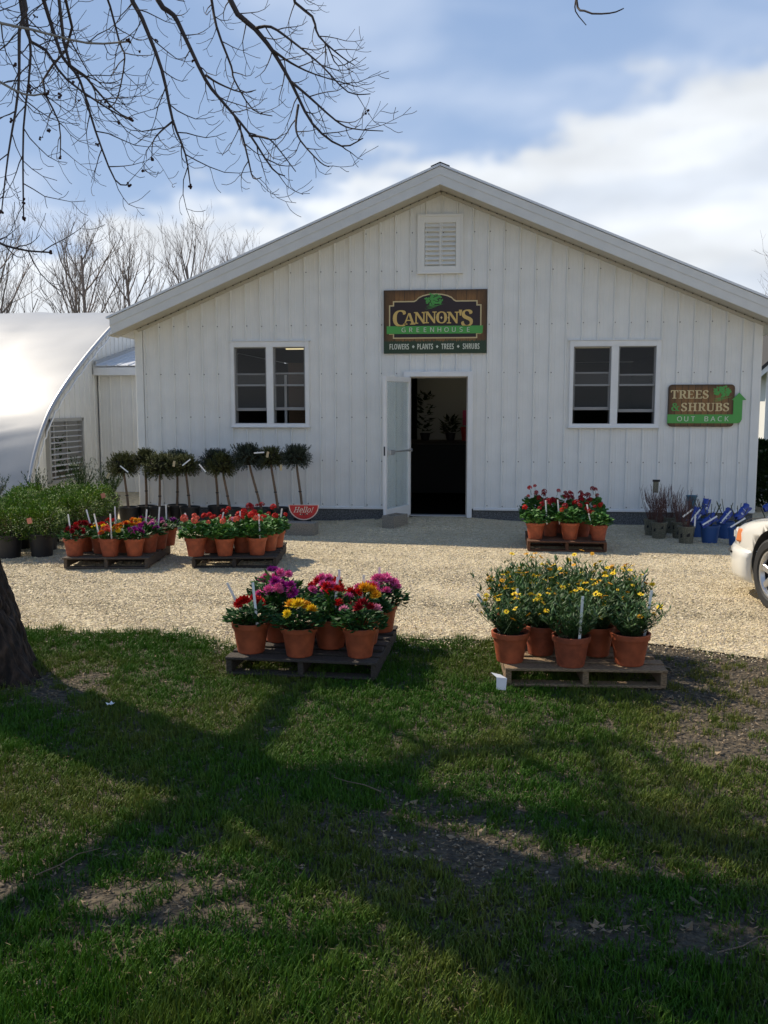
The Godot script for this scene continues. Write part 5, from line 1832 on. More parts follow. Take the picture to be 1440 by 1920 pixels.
# ---------------------------------------------------------------- nursery stock
func make_nursery() -> void:
	rng.seed = 1500
	var pot := MB.new()
	pot.lathe(PackedVector2Array([Vector2(0, 0), Vector2(.12, 0), Vector2(.145, .25), Vector2(.155, .255), Vector2(.155, .275), Vector2(.14, .275), Vector2(.135, .24), Vector2(0, .24)]), 24)
	var pm := pot.mesh()
	var vs := []
	for v in 3:
		var b := MB.new()
		for k in 2700:
			var d := Vector3(rng.randf_range(-1, 1), rng.randf_range(-.75, 1), rng.randf_range(-1, 1)).normalized()
			var r := .30 * pow(rng.randf(), .28) * (1.0 + .22 * nz.get_noise_3d(d.x * 120.0 + v * 300.0, d.y * 120.0, d.z * 120.0) * 2.0)
			var p := Vector3(d.x * r, d.y * r * .85, d.z * r) + Vector3(0, .47, 0)
			var ld := (d + Vector3(rng.randf_range(-1, 1), rng.randf_range(-.2, 1), rng.randf_range(-1, 1)) * .8).normalized()
			var s := rng.randf_range(.55, 1.45)
			b.col = Color(.072, .135, .017) * s
			if rng.randf() < .08: b.col = Color(.26, .32, .06)
			b.leaf(p, ld, ld.cross(Vector3(.1, 1, .2)).normalized(), rng.randf_range(.022, .042), rng.randf_range(.014, .026), .2)
		for k in 16:
			var an := rng.randf() * TAU
			b.col = Color(.10, .06, .035)
			b.tube(PackedVector3Array([Vector3(0, .22, 0), Vector3(cos(an) * .09, .40, sin(an) * .09), Vector3(cos(an) * .2, .62 + rng.randf() * .06, sin(an) * .2)]), PackedFloat32Array([.005, .004, .002]), 3, false)
		vs.append(b.mesh())
	var spots := [
		[-4.90, 3.72, 1.0, "bright green potted shrub nearest the camera at the far left"], [-4.55, 3.62, .98, "bright green potted shrub nearest the left flower pallet"], [-5.25, 3.55, 1.0, "bright green potted shrub cut by the picture's left edge"],
		[-4.74, 3.12, 1.02, "bright green potted shrub in the second row behind the nearest pair"], [-5.12, 3.05, 1.05, "bright green potted shrub second row, second from the left edge"], [-5.55, 2.95, 1.0, "bright green potted shrub second row at the left edge"],
		[-4.58, 2.58, 1.05, "bright green potted shrub at the right end of the third row"], [-5.0, 2.5, 1.05, "bright green potted shrub in the middle of the third row"], [-5.45, 2.4, 1.08, "bright green potted shrub at the left of the third row"],
		[-4.66, 2.0, 1.08, "bright green potted shrub at the right end of the fourth row"], [-5.1, 1.92, 1.08, "bright green potted shrub in the middle of the fourth row"], [-5.6, 1.85, 1.05, "bright green potted shrub at the left of the fourth row"],
		[-4.8, 1.42, 1.1, "bright green potted shrub at the right end of the back row"], [-5.3, 1.3, 1.08, "bright green potted shrub in the middle of the back row"], [-5.9, 1.25, 1.05, "bright green potted shrub at the left of the back row"], [-6.1, 2.4, 1.0, "bright green potted shrub beside the greenhouse film at the left"]]
	for k in spots.size():
		var s: Array = spots[k]
		var t := thing("potted_shrub", s[3], "shrub", Vector3(s[0], hgt(s[0], s[1]), s[1]), rng.randf() * TAU, "green shrubs in black pots at the left")
		put("pot", pm, M.black_pot, t)
		var f := put("foliage", vs[k % 3], M.foliage, t)
		f.scale = Vector3(.92, .86, .92) * float(s[2])
		if k in [1, 9, 0]:
			var tg := MB.new()
			tg.box(Vector3(0, 0, 0), Vector3(.055, .065, .002))
			var q := put("care_tag", tg.mesh(), M.tag_orange, t)
			q.transform = Transform3D(Basis(Vector3.UP, -t.rotation.y) * Basis.from_euler(Vector3(-.2, .1, .3)), Basis(Vector3.UP, -t.rotation.y) * Vector3([.0, .02, 0, 0, 0, 0, 0, 0, 0, .27][k], [.30, .46, 0, 0, 0, 0, 0, 0, 0, .58][k], .31 if k < 9 else .16))
	# dark loose conifers behind them
	for s in [[-6.3, .2, .75, "dark spreading juniper in a black pot below the shutter vent"], [-5.7, .0, .85, "dark juniper in a black pot left of the leaning topiary"], [-5.15, .15, .8, "dark juniper in a black pot beside the leaning leftmost topiary"], [-6.2, -1.2, .95, "dark feathery juniper standing before the link shed corner"], [-5.55, -.9, .85, "dark juniper before the link shed front"], [-6.9, .4, .7, "dark juniper by the foot of the greenhouse arch"]]:
		var t := thing("potted_juniper", s[3], "shrub", Vector3(s[0], 0, s[1]), 0, "dark junipers behind the green shrubs")
		put("pot", pm, M.black_pot, t)
		var b := MB.new()
		for k in 40:
			var an := rng.randf() * TAU
			var ln := rng.randf_range(.1, .75)
			var d := Vector3(cos(an) * ln, 1, sin(an) * ln).normalized()
			var l: float = s[2] * rng.randf_range(.45, 1.0) * .8
			for q in 34:
				var f := rng.randf_range(.15, 1.0)
				var d2 := (d + Vector3(rng.randf_range(-1, 1), rng.randf_range(-.5, .8), rng.randf_range(-1, 1)) * .8).normalized()
				b.col = Color(.022, .045, .014) * rng.randf_range(.6, 1.6)
				b.leaf(Vector3(0, .24, 0) + d * l * f, d2, d2.cross(Vector3.UP).normalized(), .05, .010, .1)
		put("foliage", b.mesh(), M.foliage, t)
	for s in [[-6.45, 1.5, "bare upright whip stems in a pot left of the greenhouse arch foot"], [-6.9, 1.7, "second clump of bare whip stems at the left edge before the greenhouse film"]]:
		var t := thing("potted_whips", s[2], "potted plant", Vector3(s[0], 0, s[1]), 0, "bare whips at the left edge")
		put("pot", pm, M.black_pot, t)
		var b := MB.new()
		for k in 9:
			var an := rng.randf() * TAU
			b.tube(PackedVector3Array([Vector3(0, .2, 0), Vector3(cos(an) * .05, .6, sin(an) * .05), Vector3(cos(an) * .08, 1.0 + rng.randf() * .2, sin(an) * .08)]), PackedFloat32Array([.006, .005, .003]), 4)
			for q in 7:
				ball(b, Vector3(cos(an) * .06, .5 + q * .08, sin(an) * .06), .012)
		put("stems", b.mesh(), M.stake_bark, t)
	# spruce topiaries: a cushion of shoots on a bare stem
	var hv := []
	for v in 3:
		var b := MB.new()
		b.col = Color(.016, .016, .009)
		b.lathe(PackedVector2Array([Vector2(0, -.11), Vector2(.09, -.09), Vector2(.15, 0), Vector2(.12, .07), Vector2(0, .1)]), 12)
		for k in 300:
			var u := k / 300.0
			var an := k * 2.4 + rng.randf_range(-.2, .2)
			var el := lerpf(-.95, 1.35, pow(u, .8))
			var d := Vector3(cos(an) * cos(el), sin(el), sin(an) * cos(el))
			var l := .19 * rng.randf_range(.85, 1.06)
			var lift := .0
			if el > .35:
				d = (d + Vector3.UP * .9).normalized()
				l = .11 * rng.randf_range(.6, 1.6)
			var p := Vector3(cos(an) * cos(el) * (.04 if el < .35 else .16 * rng.randf()), .0 + sin(el) * .03, sin(an) * cos(el) * (.04 if el < .35 else .16 * rng.randf()))
			var gr := Color(.078, .086, .032) if v != 1 else Color(.055, .07, .05)
			b.col = gr * .7
			b.tube(PackedVector3Array([p, p + d * l]), PackedFloat32Array([.004, .002]), 3, false)
			for q in 26:
				var f := rng.randf_range(.45, 1.02)
				var d2 := (d * .8 + Vector3(rng.randf_range(-1, 1), rng.randf_range(-1, 1), rng.randf_range(-1, 1))).normalized()
				b.col = gr * rng.randf_range(.55, 1.9)
				b.leaf(p + d * l * f, d2, d2.cross(Vector3(.2, 1, .1)).normalized(),   .030, .0075, .1)
		hv.append(b.mesh())
	# head x, base x, head y, z, size, tone, label
	var tp := [
		[-4.66, -4.60, 0.89, .75, 1.16, 0, "spruce standard leaning at the far left, with two pale tags hanging"],
		[-4.40, -4.40, .99, .55, .86, 0, "small spruce standard second from the left"],
		[-4.12, -4.15, 0.87, .70, 1.21, 0, "round spruce standard third from the left on a straight stem"],
		[-3.95, -3.98, 0.94, .40, 0.99, 1, "bluish spruce standard half hidden behind the third from the left"],
		[-3.76, -3.71, 0.88, .60, 1.04, 0, "spruce standard with a tan and a white tag on its top"],
		[-3.35, -3.32, 0.94, .45, 1.10, 1, "flat bluish spruce standard in the middle of the row"],
		[-3.16, -3.04, 0.90, .75, 1.10, 0, "round olive spruce standard with long white tag on its left"],
		[-2.78, -2.58, 1.02, .70, 1.19, 1, "tallest spruce standard, stem leaning left, fourth from the right"],
		[-2.47, -2.36, 1.00, .60, 1.01, 2, "compact spruce standard second from the right"],
		[-2.09, -2.00, 1.02, .58, 1.08, 1, "spruce standard at the right end of the row above the red sign"]]
	for s in tp:
		var t := thing("spruce_standard", s[6], "topiary", Vector3(s[1], 0, s[3]), 0, "spruce standards in front of the shop wall")
		var lean: float = s[0] - s[1]
		put("pot", pm, M.black_pot, t)
		var b := MB.new()
		var hy: float = s[2]
		b.tube(PackedVector3Array([Vector3(0, .2, 0), Vector3(lean * .35 + .006, hy * .45, 0), Vector3(lean * .8, hy * .8, 0), Vector3(lean, hy, 0)]), PackedFloat32Array([.021, .019, .017, .015]), 8)
		put("stem", b.mesh(), M.stake_bark, t)
		var tie := MB.new()
		var tm := hy * .5
		tie.lathe(PackedVector2Array([Vector2(.021, -.008), Vector2(.025, -.006), Vector2(.025, .006), Vector2(.021, .008)]), 8, Vector3(lean * .42 + .004, tm, 0))
		put("tie", tie.mesh(), M.dark, t)
		var h := put("head", hv[s[5]], M.spruce, t, Vector3(lean, hy, 0), s[0] * 5.0)
		h.scale = Vector3(1.0, .9, 1.0) * float(s[4])
		h.rotation.z = -lean * .8
	for a in [[-4.78, .86, .98, .5, "tan and white hanging tag on the leftmost spruce standard", true], [-4.53, .96, .99, -.9, "long white tag on the right side of the leftmost spruce standard", false], [-3.84, 1.03, .82, .15, "tan tag on the fifth spruce standard", true], [-3.66, 1.05, .80, .9, "short white tag on top of the fifth spruce standard", false], [-3.37, .98, .97, -.7, "long white tag between the middle spruce standards", false], [-2.56, 1.20, .86, 1.5, "small white tag on the tallest spruce standard", false], [-2.45, 1.17, .80, .2, "tan tag on the compact spruce standard", true], [-2.26, .98, .78, .05, "tan tag hanging left of the rightmost spruce standard", true]]:
		var b := MB.new()
		b.box(Vector3.ZERO, Vector3(.034 if a[5] else .018, .085 if a[5] else .15, .003), Basis.from_euler(Vector3(-.1, .1, -a[3])))
		tag(put("hanging_tag", b.mesh(), M.tag_tan if a[5] else M.white_plastic, self, Vector3(a[0], a[1] - .10, a[2] + .06)), a[4], "tag", "tags on the spruce standards")

func make_right_stock() -> void:
	rng.seed = 1700
	# tan printed pots of red twigged shrubs
	var pot := MB.new()
	pot.lathe(PackedVector2Array([Vector2(0, 0), Vector2(.085, 0), Vector2(.105, .2), Vector2(.112, .205), Vector2(.112, .225), Vector2(.1, .225), Vector2(.096, .19), Vector2(0, .19)]), 22)
	for s in [[2.98, .98, "tan pot of bare red twigs with dark topped tag, leftmost of its cluster"], [3.02, 1.30, "tan pot with black print in front of the leftmost red twig pot"], [3.26, .72, "tan pot of bare red twigs at the back by the wall"], [3.30, 1.25, "tan pot of bare red twigs at the right rear of the cluster"], [3.27, 1.80, "tan pot of bare red twigs nearest the camera with white tag"], [3.10, .70, "tan pot of bare twigs against the wall behind the printed one"]]:
		var t := thing("potted_twig_shrub", s[2], "shrub", Vector3(s[0], hgt(s[0], s[1]), s[1]), rng.randf() * TAU, "bare red twig shrubs in tan pots")
		put("pot", pot.mesh(), M.tan_pot, t)
		for q in 7:
			var pm := MB.new()
			var an := q * .9 + rng.randf() * .3
			var hh := rng.randf_range(.05, .15)
			var r := lerpf(.086, .106, hh / .2) + .0015
			var w := rng.randf_range(.2, .45)
			var h2 := rng.randf_range(.025, .05)
			var p0 := Vector3(cos(an) * r, hh, sin(an) * r)
			var p1 := Vector3(cos(an + w) * r, hh - .01, sin(an + w) * r)
			pm.quad(p1, p0, p0 + Vector3(0, h2, 0) * 1.2 + Vector3(cos(an), 0, sin(an)) * .006, p1 + Vector3(0, h2, 0) + Vector3(cos(an), 0, sin(an)) * .006)
			put("printed_patch", pm.mesh(), M.dark, t)
		var b := MB.new()
		for k in 26:
			var an := rng.randf() * TAU
			var ln := rng.randf_range(.05, .45)
			var p := Vector3(cos(an) * .03, .18, sin(an) * .03)
			var e := p + Vector3(cos(an) * ln, 1, sin(an) * ln).normalized() * rng.randf_range(.22, .52)
			var m := p.lerp(e, .5) + Vector3(rng.randf_range(-.02, .02), 0, rng.randf_range(-.02, .02))
			b.tube(PackedVector3Array([p, m, e]), PackedFloat32Array([.0035, .0028, .0018]), 4)
			for q in 3:
				var f := rng.randf_range(.4, .9)
				var s0 := p.lerp(e, f)
				b.tube(PackedVector3Array([s0, s0 + Vector3(rng.randf_range(-.5, .5), 1, rng.randf_range(-.5, .5)).normalized() * .10]), PackedFloat32Array([.0018, .0012]), 3)
		put("stems", b.mesh(), mat(lin(.10, .045, .035), .8), t)
	for a in [[3.01, .66, 1.02, .05, true, "tan tag with black top standing in the leftmost red twig pot"], [2.88, .42, 1.12, -.5, false, "white slanting stake in the leftmost red twig pot"], [3.37, .30, 1.82, .05, false, "white tag on the front red twig pot"], [3.27, .40, 1.85, .9, false, "white loop tag over the front red twig pot"]]:
		var b := MB.new()
		var o := thing("plant_tag", a[5], "tag", Vector3(a[0], a[1], a[2]), 0, "tags among the red twig pots")
		b.box(Vector3.ZERO, Vector3(.075 if a[4] else .02, .16, .003), Basis.from_euler(Vector3(-.1, 0, -a[3])))
		put("tag_card", b.mesh(), M.tan_pot if a[4] else M.white_plastic, o)
		if a[4]:
			var c := MB.new()
			c.box(Vector3(.005, .085, .002), Vector3(.10, .03, .004))
			put("tag_header", c.mesh(), M.dark, o)
	# blue pots of roses with blue sleeves
	var bp := MB.new()
	bp.lathe(PackedVector2Array([Vector2(0, 0), Vector2(.095, 0), Vector2(.118, .205), Vector2(.124, .207), Vector2(.124, .225), Vector2(.112, .225), Vector2(.108, .19), Vector2(0, .19)]), 24)
	var k := 0
	for s in [[3.59, 1.70, "blue pot of canes nearest the camera, with long tilted blue sleeve"], [3.92, 1.18, "blue pot of canes behind the front one, near the wall"], [3.88, 1.92, "blue pot beside the car bumper under a big raised blue sleeve"], [3.55, 1.05, "blue pot at the left rear of the blue cluster"], [4.45, 1.2, "blue pot behind the car's hood with bright blue sleeve"], [3.72, .72, "blue pot against the wall at the back of the blue cluster"]]:
		var t := thing("potted_rose", s[2], "potted rose", Vector3(s[0], hgt(s[0], s[1]), s[1]), 0.0, "roses in blue pots by the wall")
		put("pot", bp.mesh(), M.blue_pot, t)
		var b := MB.new()
		for q in 5:
			var an := rng.randf() * TAU
			b.tube(PackedVector3Array([Vector3(0, .17, 0), Vector3(cos(an) * .05, .32, sin(an) * .05), Vector3(cos(an) * .13, .45 + rng.randf() * .08, sin(an) * .13)]), PackedFloat32Array([.007, .006, .004]), 5)
		put("canes", b.mesh(), mat(lin(.05, .06, .025), .7), t)
		var sl := MB.new()
		var tilt: float = [-1.0, -.7, -.85, -.55, -1.1, -.35][k]
		var up: float = [.29, .30, .43, .30, .46, .38][k]
		var ox: float = [-.04, -.02, .03, -.02, .02, .02][k]
		var bs := Basis.from_euler(Vector3(-.35, .2, tilt))
		for side in [1.0, -1.0]:
			var g0 := sl.v.size()
			for iy in 9:
				for ix in 7:
					var fx := ix / 6.0 - .5
					var fy := iy / 8.0 - .5
					var wob := .020 * nz.get_noise_3d(fx * 900.0 + k * 500.0, fy * 700.0, side * 60.0)
					var p := Vector3(fx * (.10 + .03 * fy) + wob * .6, fy * .24 + wob, side * (.019 * (1.0 - 3.4 * fx * fx)) + wob * 1.6)
					sl.vert(Vector3(ox, up, .06) + bs * p, bs * Vector3(0, 0, side))
			for iy in 8:
				for ix in 6:
					var q0 := g0 + iy * 7 + ix
					sl.i.append_array([q0, q0 + 7, q0 + 1, q0 + 1, q0 + 7, q0 + 8])
		var slt := SurfaceTool.new()
		slt.create_from(sl.mesh(), 0)
		slt.generate_normals()
		put("sleeve", slt.commit(), M.blue_sleeve, t)
		var sw := MB.new()
		sw.box(Vector3(ox, up, .06) + bs * Vector3(0, .03, .025), Vector3(.055, .008, .002), bs)
		sw.box(Vector3(ox, up, .06) + bs * Vector3(.01, -.03, .025), Vector3(.03, .02, .002), bs)
		put("sleeve_print", sw.mesh(), M.paper, t)
		var st := MB.new()
		st.box(Vector3(-.03, .30, .1), Vector3(.02, .22, .003), Basis.from_euler(Vector3(-.3, 0, -1.0 if k % 2 == 0 else -.7)))
		put("label_stake", st.mesh(), M.white_plastic, t)
		k += 1
	var tc := MB.new()
	tc.lathe(PackedVector2Array([Vector2(0, 0), Vector2(.05, 0), Vector2(.055, .12), Vector2(.072, .21), Vector2(.085, .225), Vector2(.08, .232), Vector2(.06, .2), Vector2(.045, .02), Vector2(0, .02)]), 20)
	tag(put("teal_vase", tc.mesh(), M.teal, self, Vector3(3.6, .27, .55)), "teal flared plastic vase standing up behind the blue pots", "vase")
	var st2 := MB.new()
	st2.cbox(Vector3(0, .13, 0), Vector3(.38, .27, .19), .006)
	tag(put("support_block", st2.mesh(), M.concrete, self, Vector3(3.6, -.01, .5)), "grey block under the teal vase against the foundation", "block")

func make_blocks() -> void:
	# hollow block holding the door
	var t := thing("concrete_block", "hollow concrete block holding the glass door open", "block", Vector3(-.60, hgt(-.6, .8) - .03, .86), 1.12)
	var b := MB.new()
	b.cbox(Vector3(0, .1, .085), Vector3(.39, .19, .03), .004)
	b.cbox(Vector3(0, .1, -.085), Vector3(.39, .19, .03), .004)
	for x in [-.18, 0.0, .18]:
		b.cbox(Vector3(x, .099, 0), Vector3(.034, .187, .145), .003)
	put("block_shell", b.mesh(), M.block, t)
	var g := "solid blocks edging the bed of spruce standards"
	for s in [[-1.82, 1.52, -.15, "tan concrete block under the red welcome sign"], [-2.22, 1.2, -1.1, "tan concrete block edging the bed left of the red welcome sign"]]:
		var c := MB.new()
		c.cbox(Vector3(0, .1, 0), Vector3(.40, .2, .2), .008)
		tag(put("edging_block", c.mesh(), M.block, self, Vector3(s[0], -.02, s[1]), s[2]), s[3], "block", g)
	# melon slice sign
	var s := thing("melon_slice_sign", "red melon slice shaped welcome sign on the tan block", "sign", Vector3(-1.83, .225, 1.36), .05)
	var out := PackedVector2Array()
	var inn := PackedVector2Array()
	for k in 17:
		var a := PI + PI * k / 16.0
		out.append(Vector2(cos(a) * .215, .175 + sin(a) * .215))
		inn.append(Vector2(cos(a) * .198, .168 + sin(a) * .192))
	var o1 := MB.new()
	o1.poly(out, .006, .012)
	put("rind", o1.mesh(), M.rind, s)
	var o2 := MB.new()
	o2.poly(inn, .009, .004)
	put("melon_flesh", o2.mesh(), M.red, s)
	var tx := MB.new()
	text_in(tx, "Hello!", true, .105, Vector3(.0, .105, .011), .9, .003, false, .35)
	put("lettering", tx.mesh(), M.sign_white, s)
	var sd := MB.new()
	for q in [[-.04, .040, .5], [.0, .035, 0.0], [.04, .040, -.5]]:
		var d := Vector3(sin(q[2]), cos(q[2]), 0)
		sd.leaf(Vector3(q[0], q[1] - .012, .0115), d, Vector3(d.y, -d.x, 0), .034, .018, 0.0)
	put("seeds", sd.mesh(), M.plaque, s)
	var wv := MB.new()
	wv.poly(PackedVector2Array([Vector2(-.062, .04), Vector2(-.03, .032), Vector2(-.018, .045), Vector2(-.045, .052)]), .0105, 0.0)
	wv.poly(PackedVector2Array([Vector2(.062, .048), Vector2(.03, .036), Vector2(.018, .045), Vector2(.045, .056)]), .0105, 0.0)
	put("seed_highlight", wv.mesh(), M.sign_white, s)
	var sp := MB.new()
	sp.box(Vector3(0, .06, -.012), Vector3(.03, .2, .012))
	put("sign_stake", sp.mesh(), M.wood_tan, s)

# ---------------------------------------------------------------- car
func make_car() -> void:
	# nose towards -z in its own axes; the near (left) side is -x
	var yaw := .23
	var t := thing("white_car", "white car whose front left wheel and bumper enter at the right edge", "car", Vector3(3.12, .0, 5.80), yaw)
	# origin: ground point under the outer face of the near front wheel
	var st := [  # z, half width, bottom, belt, top at side, top at middle
		[-1.02, .40, .34, .40, .50, .53], [-.99, .60, .26, .42, .56, .61], [-.93, .74, .20, .44, .61, .68], [-.80, .84, .17, .46, .66, .74], [-.55, .895, .17, .48, .72, .81], [-.1, .92, .18, .5, .79, .90], [.5, .925, .18, .5, .85, .96], [.95, .93, .18, .5, .89, .99],
		[1.6, .93, .18, .5, .91, .97], [2.6, .93, .18, .5, .92, .97], [3.2, .92, .2, .5, .91, 1.0], [3.6, .88, .24, .5, .88, .98], [3.8, .80, .32, .5, .8, .9]]
	var prof := func(s: Array) -> PackedVector3Array:
		var p := PackedVector3Array()
		var w: float = s[1]
		var half := [Vector2(0, s[2]), Vector2(w * .8, s[2]), Vector2(w * .955, s[2] + .03), Vector2(w * .99, lerpf(s[2], s[3], .5)), Vector2(w, s[3]), Vector2(w * .995, lerpf(s[3], s[4], .55)), Vector2(w * .965, s[4] - .03), Vector2(w * .90, s[4] + .005), Vector2(w * .55, lerpf(s[4], s[5], .75)), Vector2(0, s[5])]
		for h in half: p.append(Vector3(h.x, h.y, s[0]))
		for k in range(half.size() - 2, 0, -1): p.append(Vector3(-half[k].x, half[k].y, s[0]))
		return p
	var off := Vector3(.93, 0, 0)
	var fin: Array = []
	for k in st.size() - 1:
		for j in 3:
			var r: Array = []
			for q in 6: r.append(lerpf(st[k][q], st[k + 1][q], j / 3.0))
			fin.append(r)
	fin.append(st[st.size() - 1])
	var b := SurfaceTool.new()
	b.begin(Mesh.PRIMITIVE_TRIANGLES)
	b.set_smooth_group(0)
	var rings: Array = []
	for s in fin: rings.append(prof.call(s))
	var m: int = rings[0].size()
	for k in rings.size() - 1:
		for j in m:
			var a: Vector3 = rings[k][j] + off
			var c: Vector3 = rings[k][(j + 1) % m] + off
			var d: Vector3 = rings[k + 1][(j + 1) % m] + off
			var e: Vector3 = rings[k + 1][j] + off
			for v in [a, c, d, a, d, e]: b.add_vertex(v)
	for q in [0, rings.size() - 1]:
		for j in range(1, m - 1):
			var f: Array = [rings[q][0] + off, rings[q][j] + off, rings[q][j + 1] + off]
			if q == 0: f.reverse()
			for v in f: b.add_vertex(v)
	b.index()
	b.generate_normals()
	var cs := CSGCombiner3D.new()
	cs.name = "body"
	t.add_child(cs)
	var cm := CSGMesh3D.new()
	cm.name = "body_shell"
	cm.mesh = b.commit()
	cm.material = M.car
	cs.add_child(cm)
	for wz in [0.0, 2.75]:
		for sx in [.16, 1.70]:
			var cy := CSGCylinder3D.new()
			cy.name = "wheel_arch"
			cy.operation = CSGShape3D.OPERATION_SUBTRACTION
			cy.radius = .385
			cy.height = .5
			cy.sides = 40
			cy.rotation.z = PI / 2
			cy.position = Vector3(sx, .33, wz)
			cy.material = M.dark
			cs.add_child(cy)
	var names := ["front_wheel", "rear_wheel", "front_wheel", "rear_wheel"]
	for k in 4:
		var sx := .10 if k < 2 else 1.76
		var wz := 0.0 if k % 2 == 0 else 2.75
		var out := -1.0 if k < 2 else 1.0
		var wb := Basis(Vector3(0, out, 0), Vector3(out, 0, 0), Vector3(0, 0, -1.0))
		var ty := MB.new()
		ty.lathe(PackedVector2Array([Vector2(.2, -.10), Vector2(.29, -.10), Vector2(.315, -.08), Vector2(.322, -.03), Vector2(.322, .05), Vector2(.315, .085), Vector2(.29, .10), Vector2(.235, .098), Vector2(.215, .08), Vector2(.2, .0)]), 40, Vector3(sx, .32, wz), wb)
		var w := put(names[k], ty.mesh(), M.tyre, t)
		var rm := MB.new()
		rm.lathe(PackedVector2Array([Vector2(.216, .02), Vector2(.216, .088), Vector2(.2, .086), Vector2(.185, .05)]), 36, Vector3(sx, .32, wz), wb)
		rm.lathe(PackedVector2Array([Vector2(.06, .07), Vector2(.05, .085), Vector2(0, .088)]), 20, Vector3(sx, .32, wz), wb)
		for q in 7:
			var an := TAU * q / 7.0
			var dr := wb * Vector3(cos(an), 0, sin(an))
			var bs := Basis(dr, wb.y, dr.cross(wb.y))
			rm.cbox(Vector3(sx, .32, wz) + dr * .125 + wb.y * .065, Vector3(.15, .025, .06), .008, bs)
		put("rim", rm.mesh(), M.rim, w)
		var dk := MB.new()
		dk.lathe(PackedVector2Array([Vector2(.2, .03), Vector2(0, .03)]), 24, Vector3(sx, .32, wz), wb)
		put("brake_disc", dk.mesh(), M.dark, w)
	# lamps, trim strip, cabin
	for s in [-1.0, 1.0]:
		var am := MB.new()
		am.cbox(Vector3(.93 + s * .862, .575, -.655), Vector3(.035, .125, .095), .014, Basis(Vector3.UP, s * -.20) * Basis(Vector3.BACK, s * .2))
		put("side_marker", am.mesh(), M.amber, t)
		var hl := MB.new()
		hl.cbox(Vector3(.93 + s * .70, .565, -.90), Vector3(.26, .12, .09), .03, Basis(Vector3.UP, s * -.55))
		put("headlight", hl.mesh(), M.lens, t)
		var sp := MB.new()
		var pr := [[.918, -.72], [.872, -.85], [.78, -.985], [.63, -1.07]]
		var ps := PackedVector3Array()
		for q in pr: ps.append(Vector3(.93 + s * q[0], .415, q[1]))
		sp.tube(ps, PackedFloat32Array([.009, .009, .009, .009]), 6)
		put("bumper_strip", sp.mesh(), M.tyre, t)
	var bu := MB.new()
	var path := [[.885, -.365], [.918, -.40], [.915, -.55], [.89, -.70], [.845, -.84], [.76, -.965], [.62, -1.045], [.32, -1.085], [0.0, -1.095], [-.32, -1.085], [-.62, -1.045], [-.76, -.965], [-.845, -.84], [-.89, -.70], [-.915, -.55], [-.918, -.40], [-.885, -.365]]
	var sec := [[-.02, .175], [.0, .19], [.016, .23], [.026, .31], [.028, .40], [.018, .445], [-.01, .468], [-.05, .475]]
	for q in path.size():
		var pa := Vector2(path[maxi(q - 1, 0)][0], path[maxi(q - 1, 0)][1])
		var pc := Vector2(path[mini(q + 1, path.size() - 1)][0], path[mini(q + 1, path.size() - 1)][1])
		var tn := (pc - pa).normalized()
		var nn2 := Vector2(-tn.y, tn.x) * -1.0
		for e in sec:
			bu.vert(Vector3(.93 - path[q][0] - nn2.x * e[0] * -1.0, e[1], path[q][1] + nn2.y * e[0]), Vector3(nn2.x, .1, nn2.y))
	var ms := sec.size()
	for q in path.size() - 1:
		for e in ms - 1:
			var k0 := q * ms + e
			bu.i.append_array([k0, k0 + 1, k0 + ms, k0 + 1, k0 + ms + 1, k0 + ms])
	var bst := SurfaceTool.new()
	bst.create_from(bu.mesh(), 0)
	bst.generate_normals()
	put("bumper", bst.commit(), M.car, t)
	var gr := MB.new()
	gr.cbox(Vector3(.93, .47, -1.015), Vector3(.7, .09, .03), .01)
	put("grille", gr.mesh(), M.dark, t)
	for s in [-1.0, 1.0]:                      # hood seams
		var hs := MB.new()
		hs.tube(PackedVector3Array([Vector3(.93 + s * .74, .685, -.80), Vector3(.93 + s * .83, .742, -.55), Vector3(.93 + s * .865, .808, -.1), Vector3(.93 + s * .872, .866, .5), Vector3(.93 + s * .872, .90, .95)]), PackedFloat32Array([.004, .004, .004, .004, .004]), 5)
		put("hood_seam", hs.mesh(), M.dark, t)
	var cab := MB.new()
	var low := [Vector3(-.80, .93, 1.0), Vector3(.80, .93, 1.0), Vector3(.80, .93, 3.35), Vector3(-.80, .93, 3.35)]
	var hi := [Vector3(-.60, 1.38, 1.75), Vector3(.60, 1.38, 1.75), Vector3(.60, 1.37, 2.75), Vector3(-.60, 1.37, 2.75)]
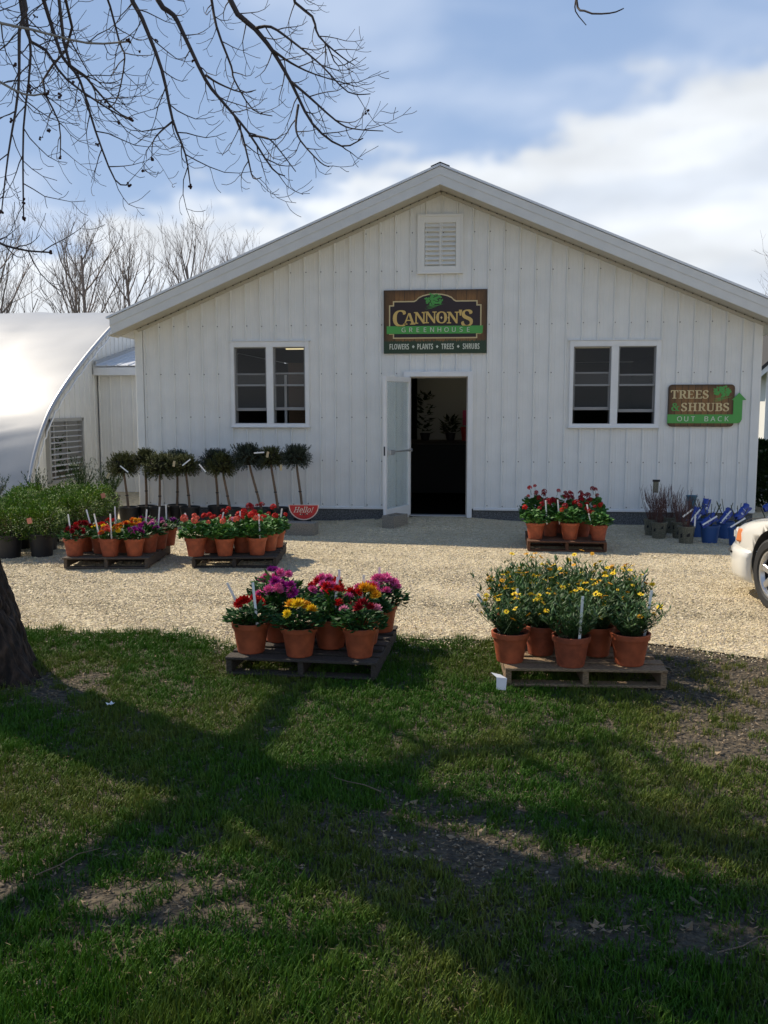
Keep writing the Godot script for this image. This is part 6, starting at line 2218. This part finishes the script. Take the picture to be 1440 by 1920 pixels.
	for k in 4:
		cab.quad(low[(k + 1) % 4] + off, low[k] + off, hi[k] + off, hi[(k + 1) % 4] + off)
	put("cabin_glass", cab.mesh(), M.car_glass, t)
	var rf := MB.new()
	rf.cbox(Vector3(.93, 1.385, 2.25), Vector3(1.24, .045, 1.08), .02)
	for k in 4:
		rf.tube(PackedVector3Array([low[k] + off, hi[k] + off]), PackedFloat32Array([.035, .03]), 6)
	put("roof_panel", rf.mesh(), M.car, t)
	var mi := MB.new()
	mi.cbox(Vector3(-.06, 1.0, 1.35), Vector3(.18, .12, .08), .03)
	put("side_mirror", mi.mesh(), M.car, t)

# ---------------------------------------------------------------- the scene
func _ready() -> void:
	var cam := Camera3D.new()
	cam.name = "camera"
	add_child(cam)
	cam.transform = Transform3D(Basis(Vector3(.99456034, -.00099325, -.1041573), Vector3(-.01109848, .99325162, -.11544711), Vector3(.10356907, .1159751, .98783765)).orthonormalized(), Vector3(.6156, 1.79, 13.959))
	cam.fov = 58.06
	cam.near = .05
	cam.far = 900.0
	cam.current = true
	var env := Environment.new()
	env.background_mode = Environment.BG_SKY
	env.sky = Sky.new()
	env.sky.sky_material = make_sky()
	env.tonemap_mode = Environment.TONE_MAPPER_LINEAR
	env.tonemap_exposure = 1.18
	env.sdfgi_enabled = true
	env.ssao_enabled = true
	env.ssil_enabled = true
	var we := WorldEnvironment.new()
	we.name = "world_environment"
	we.environment = env
	add_child(we)
	var sun := DirectionalLight3D.new()
	sun.name = "sun"
	sun.light_energy = 1.6
	sun.light_color = Color(1.0, .95, .87)
	sun.light_angular_distance = .5
	sun.shadow_enabled = true
	sun.basis = Basis.looking_at(Vector3(.80, -1.0, .48).normalized())
	add_child(sun)

	nz.seed = 4
	nz.frequency = .01
	nz.fractal_octaves = 3
	rng.seed = 11
	make_materials()
	make_ground()
	make_building()
	make_hoop()
	make_house()
	make_far_trees()
	make_near_tree()
	make_interior()
	make_signs()
	make_blocks()
	make_pot_parts()
	make_flowers()
	make_nursery()
	make_right_stock()
	make_car()
	rng.seed = 2000
	make_grass()
	make_stones()
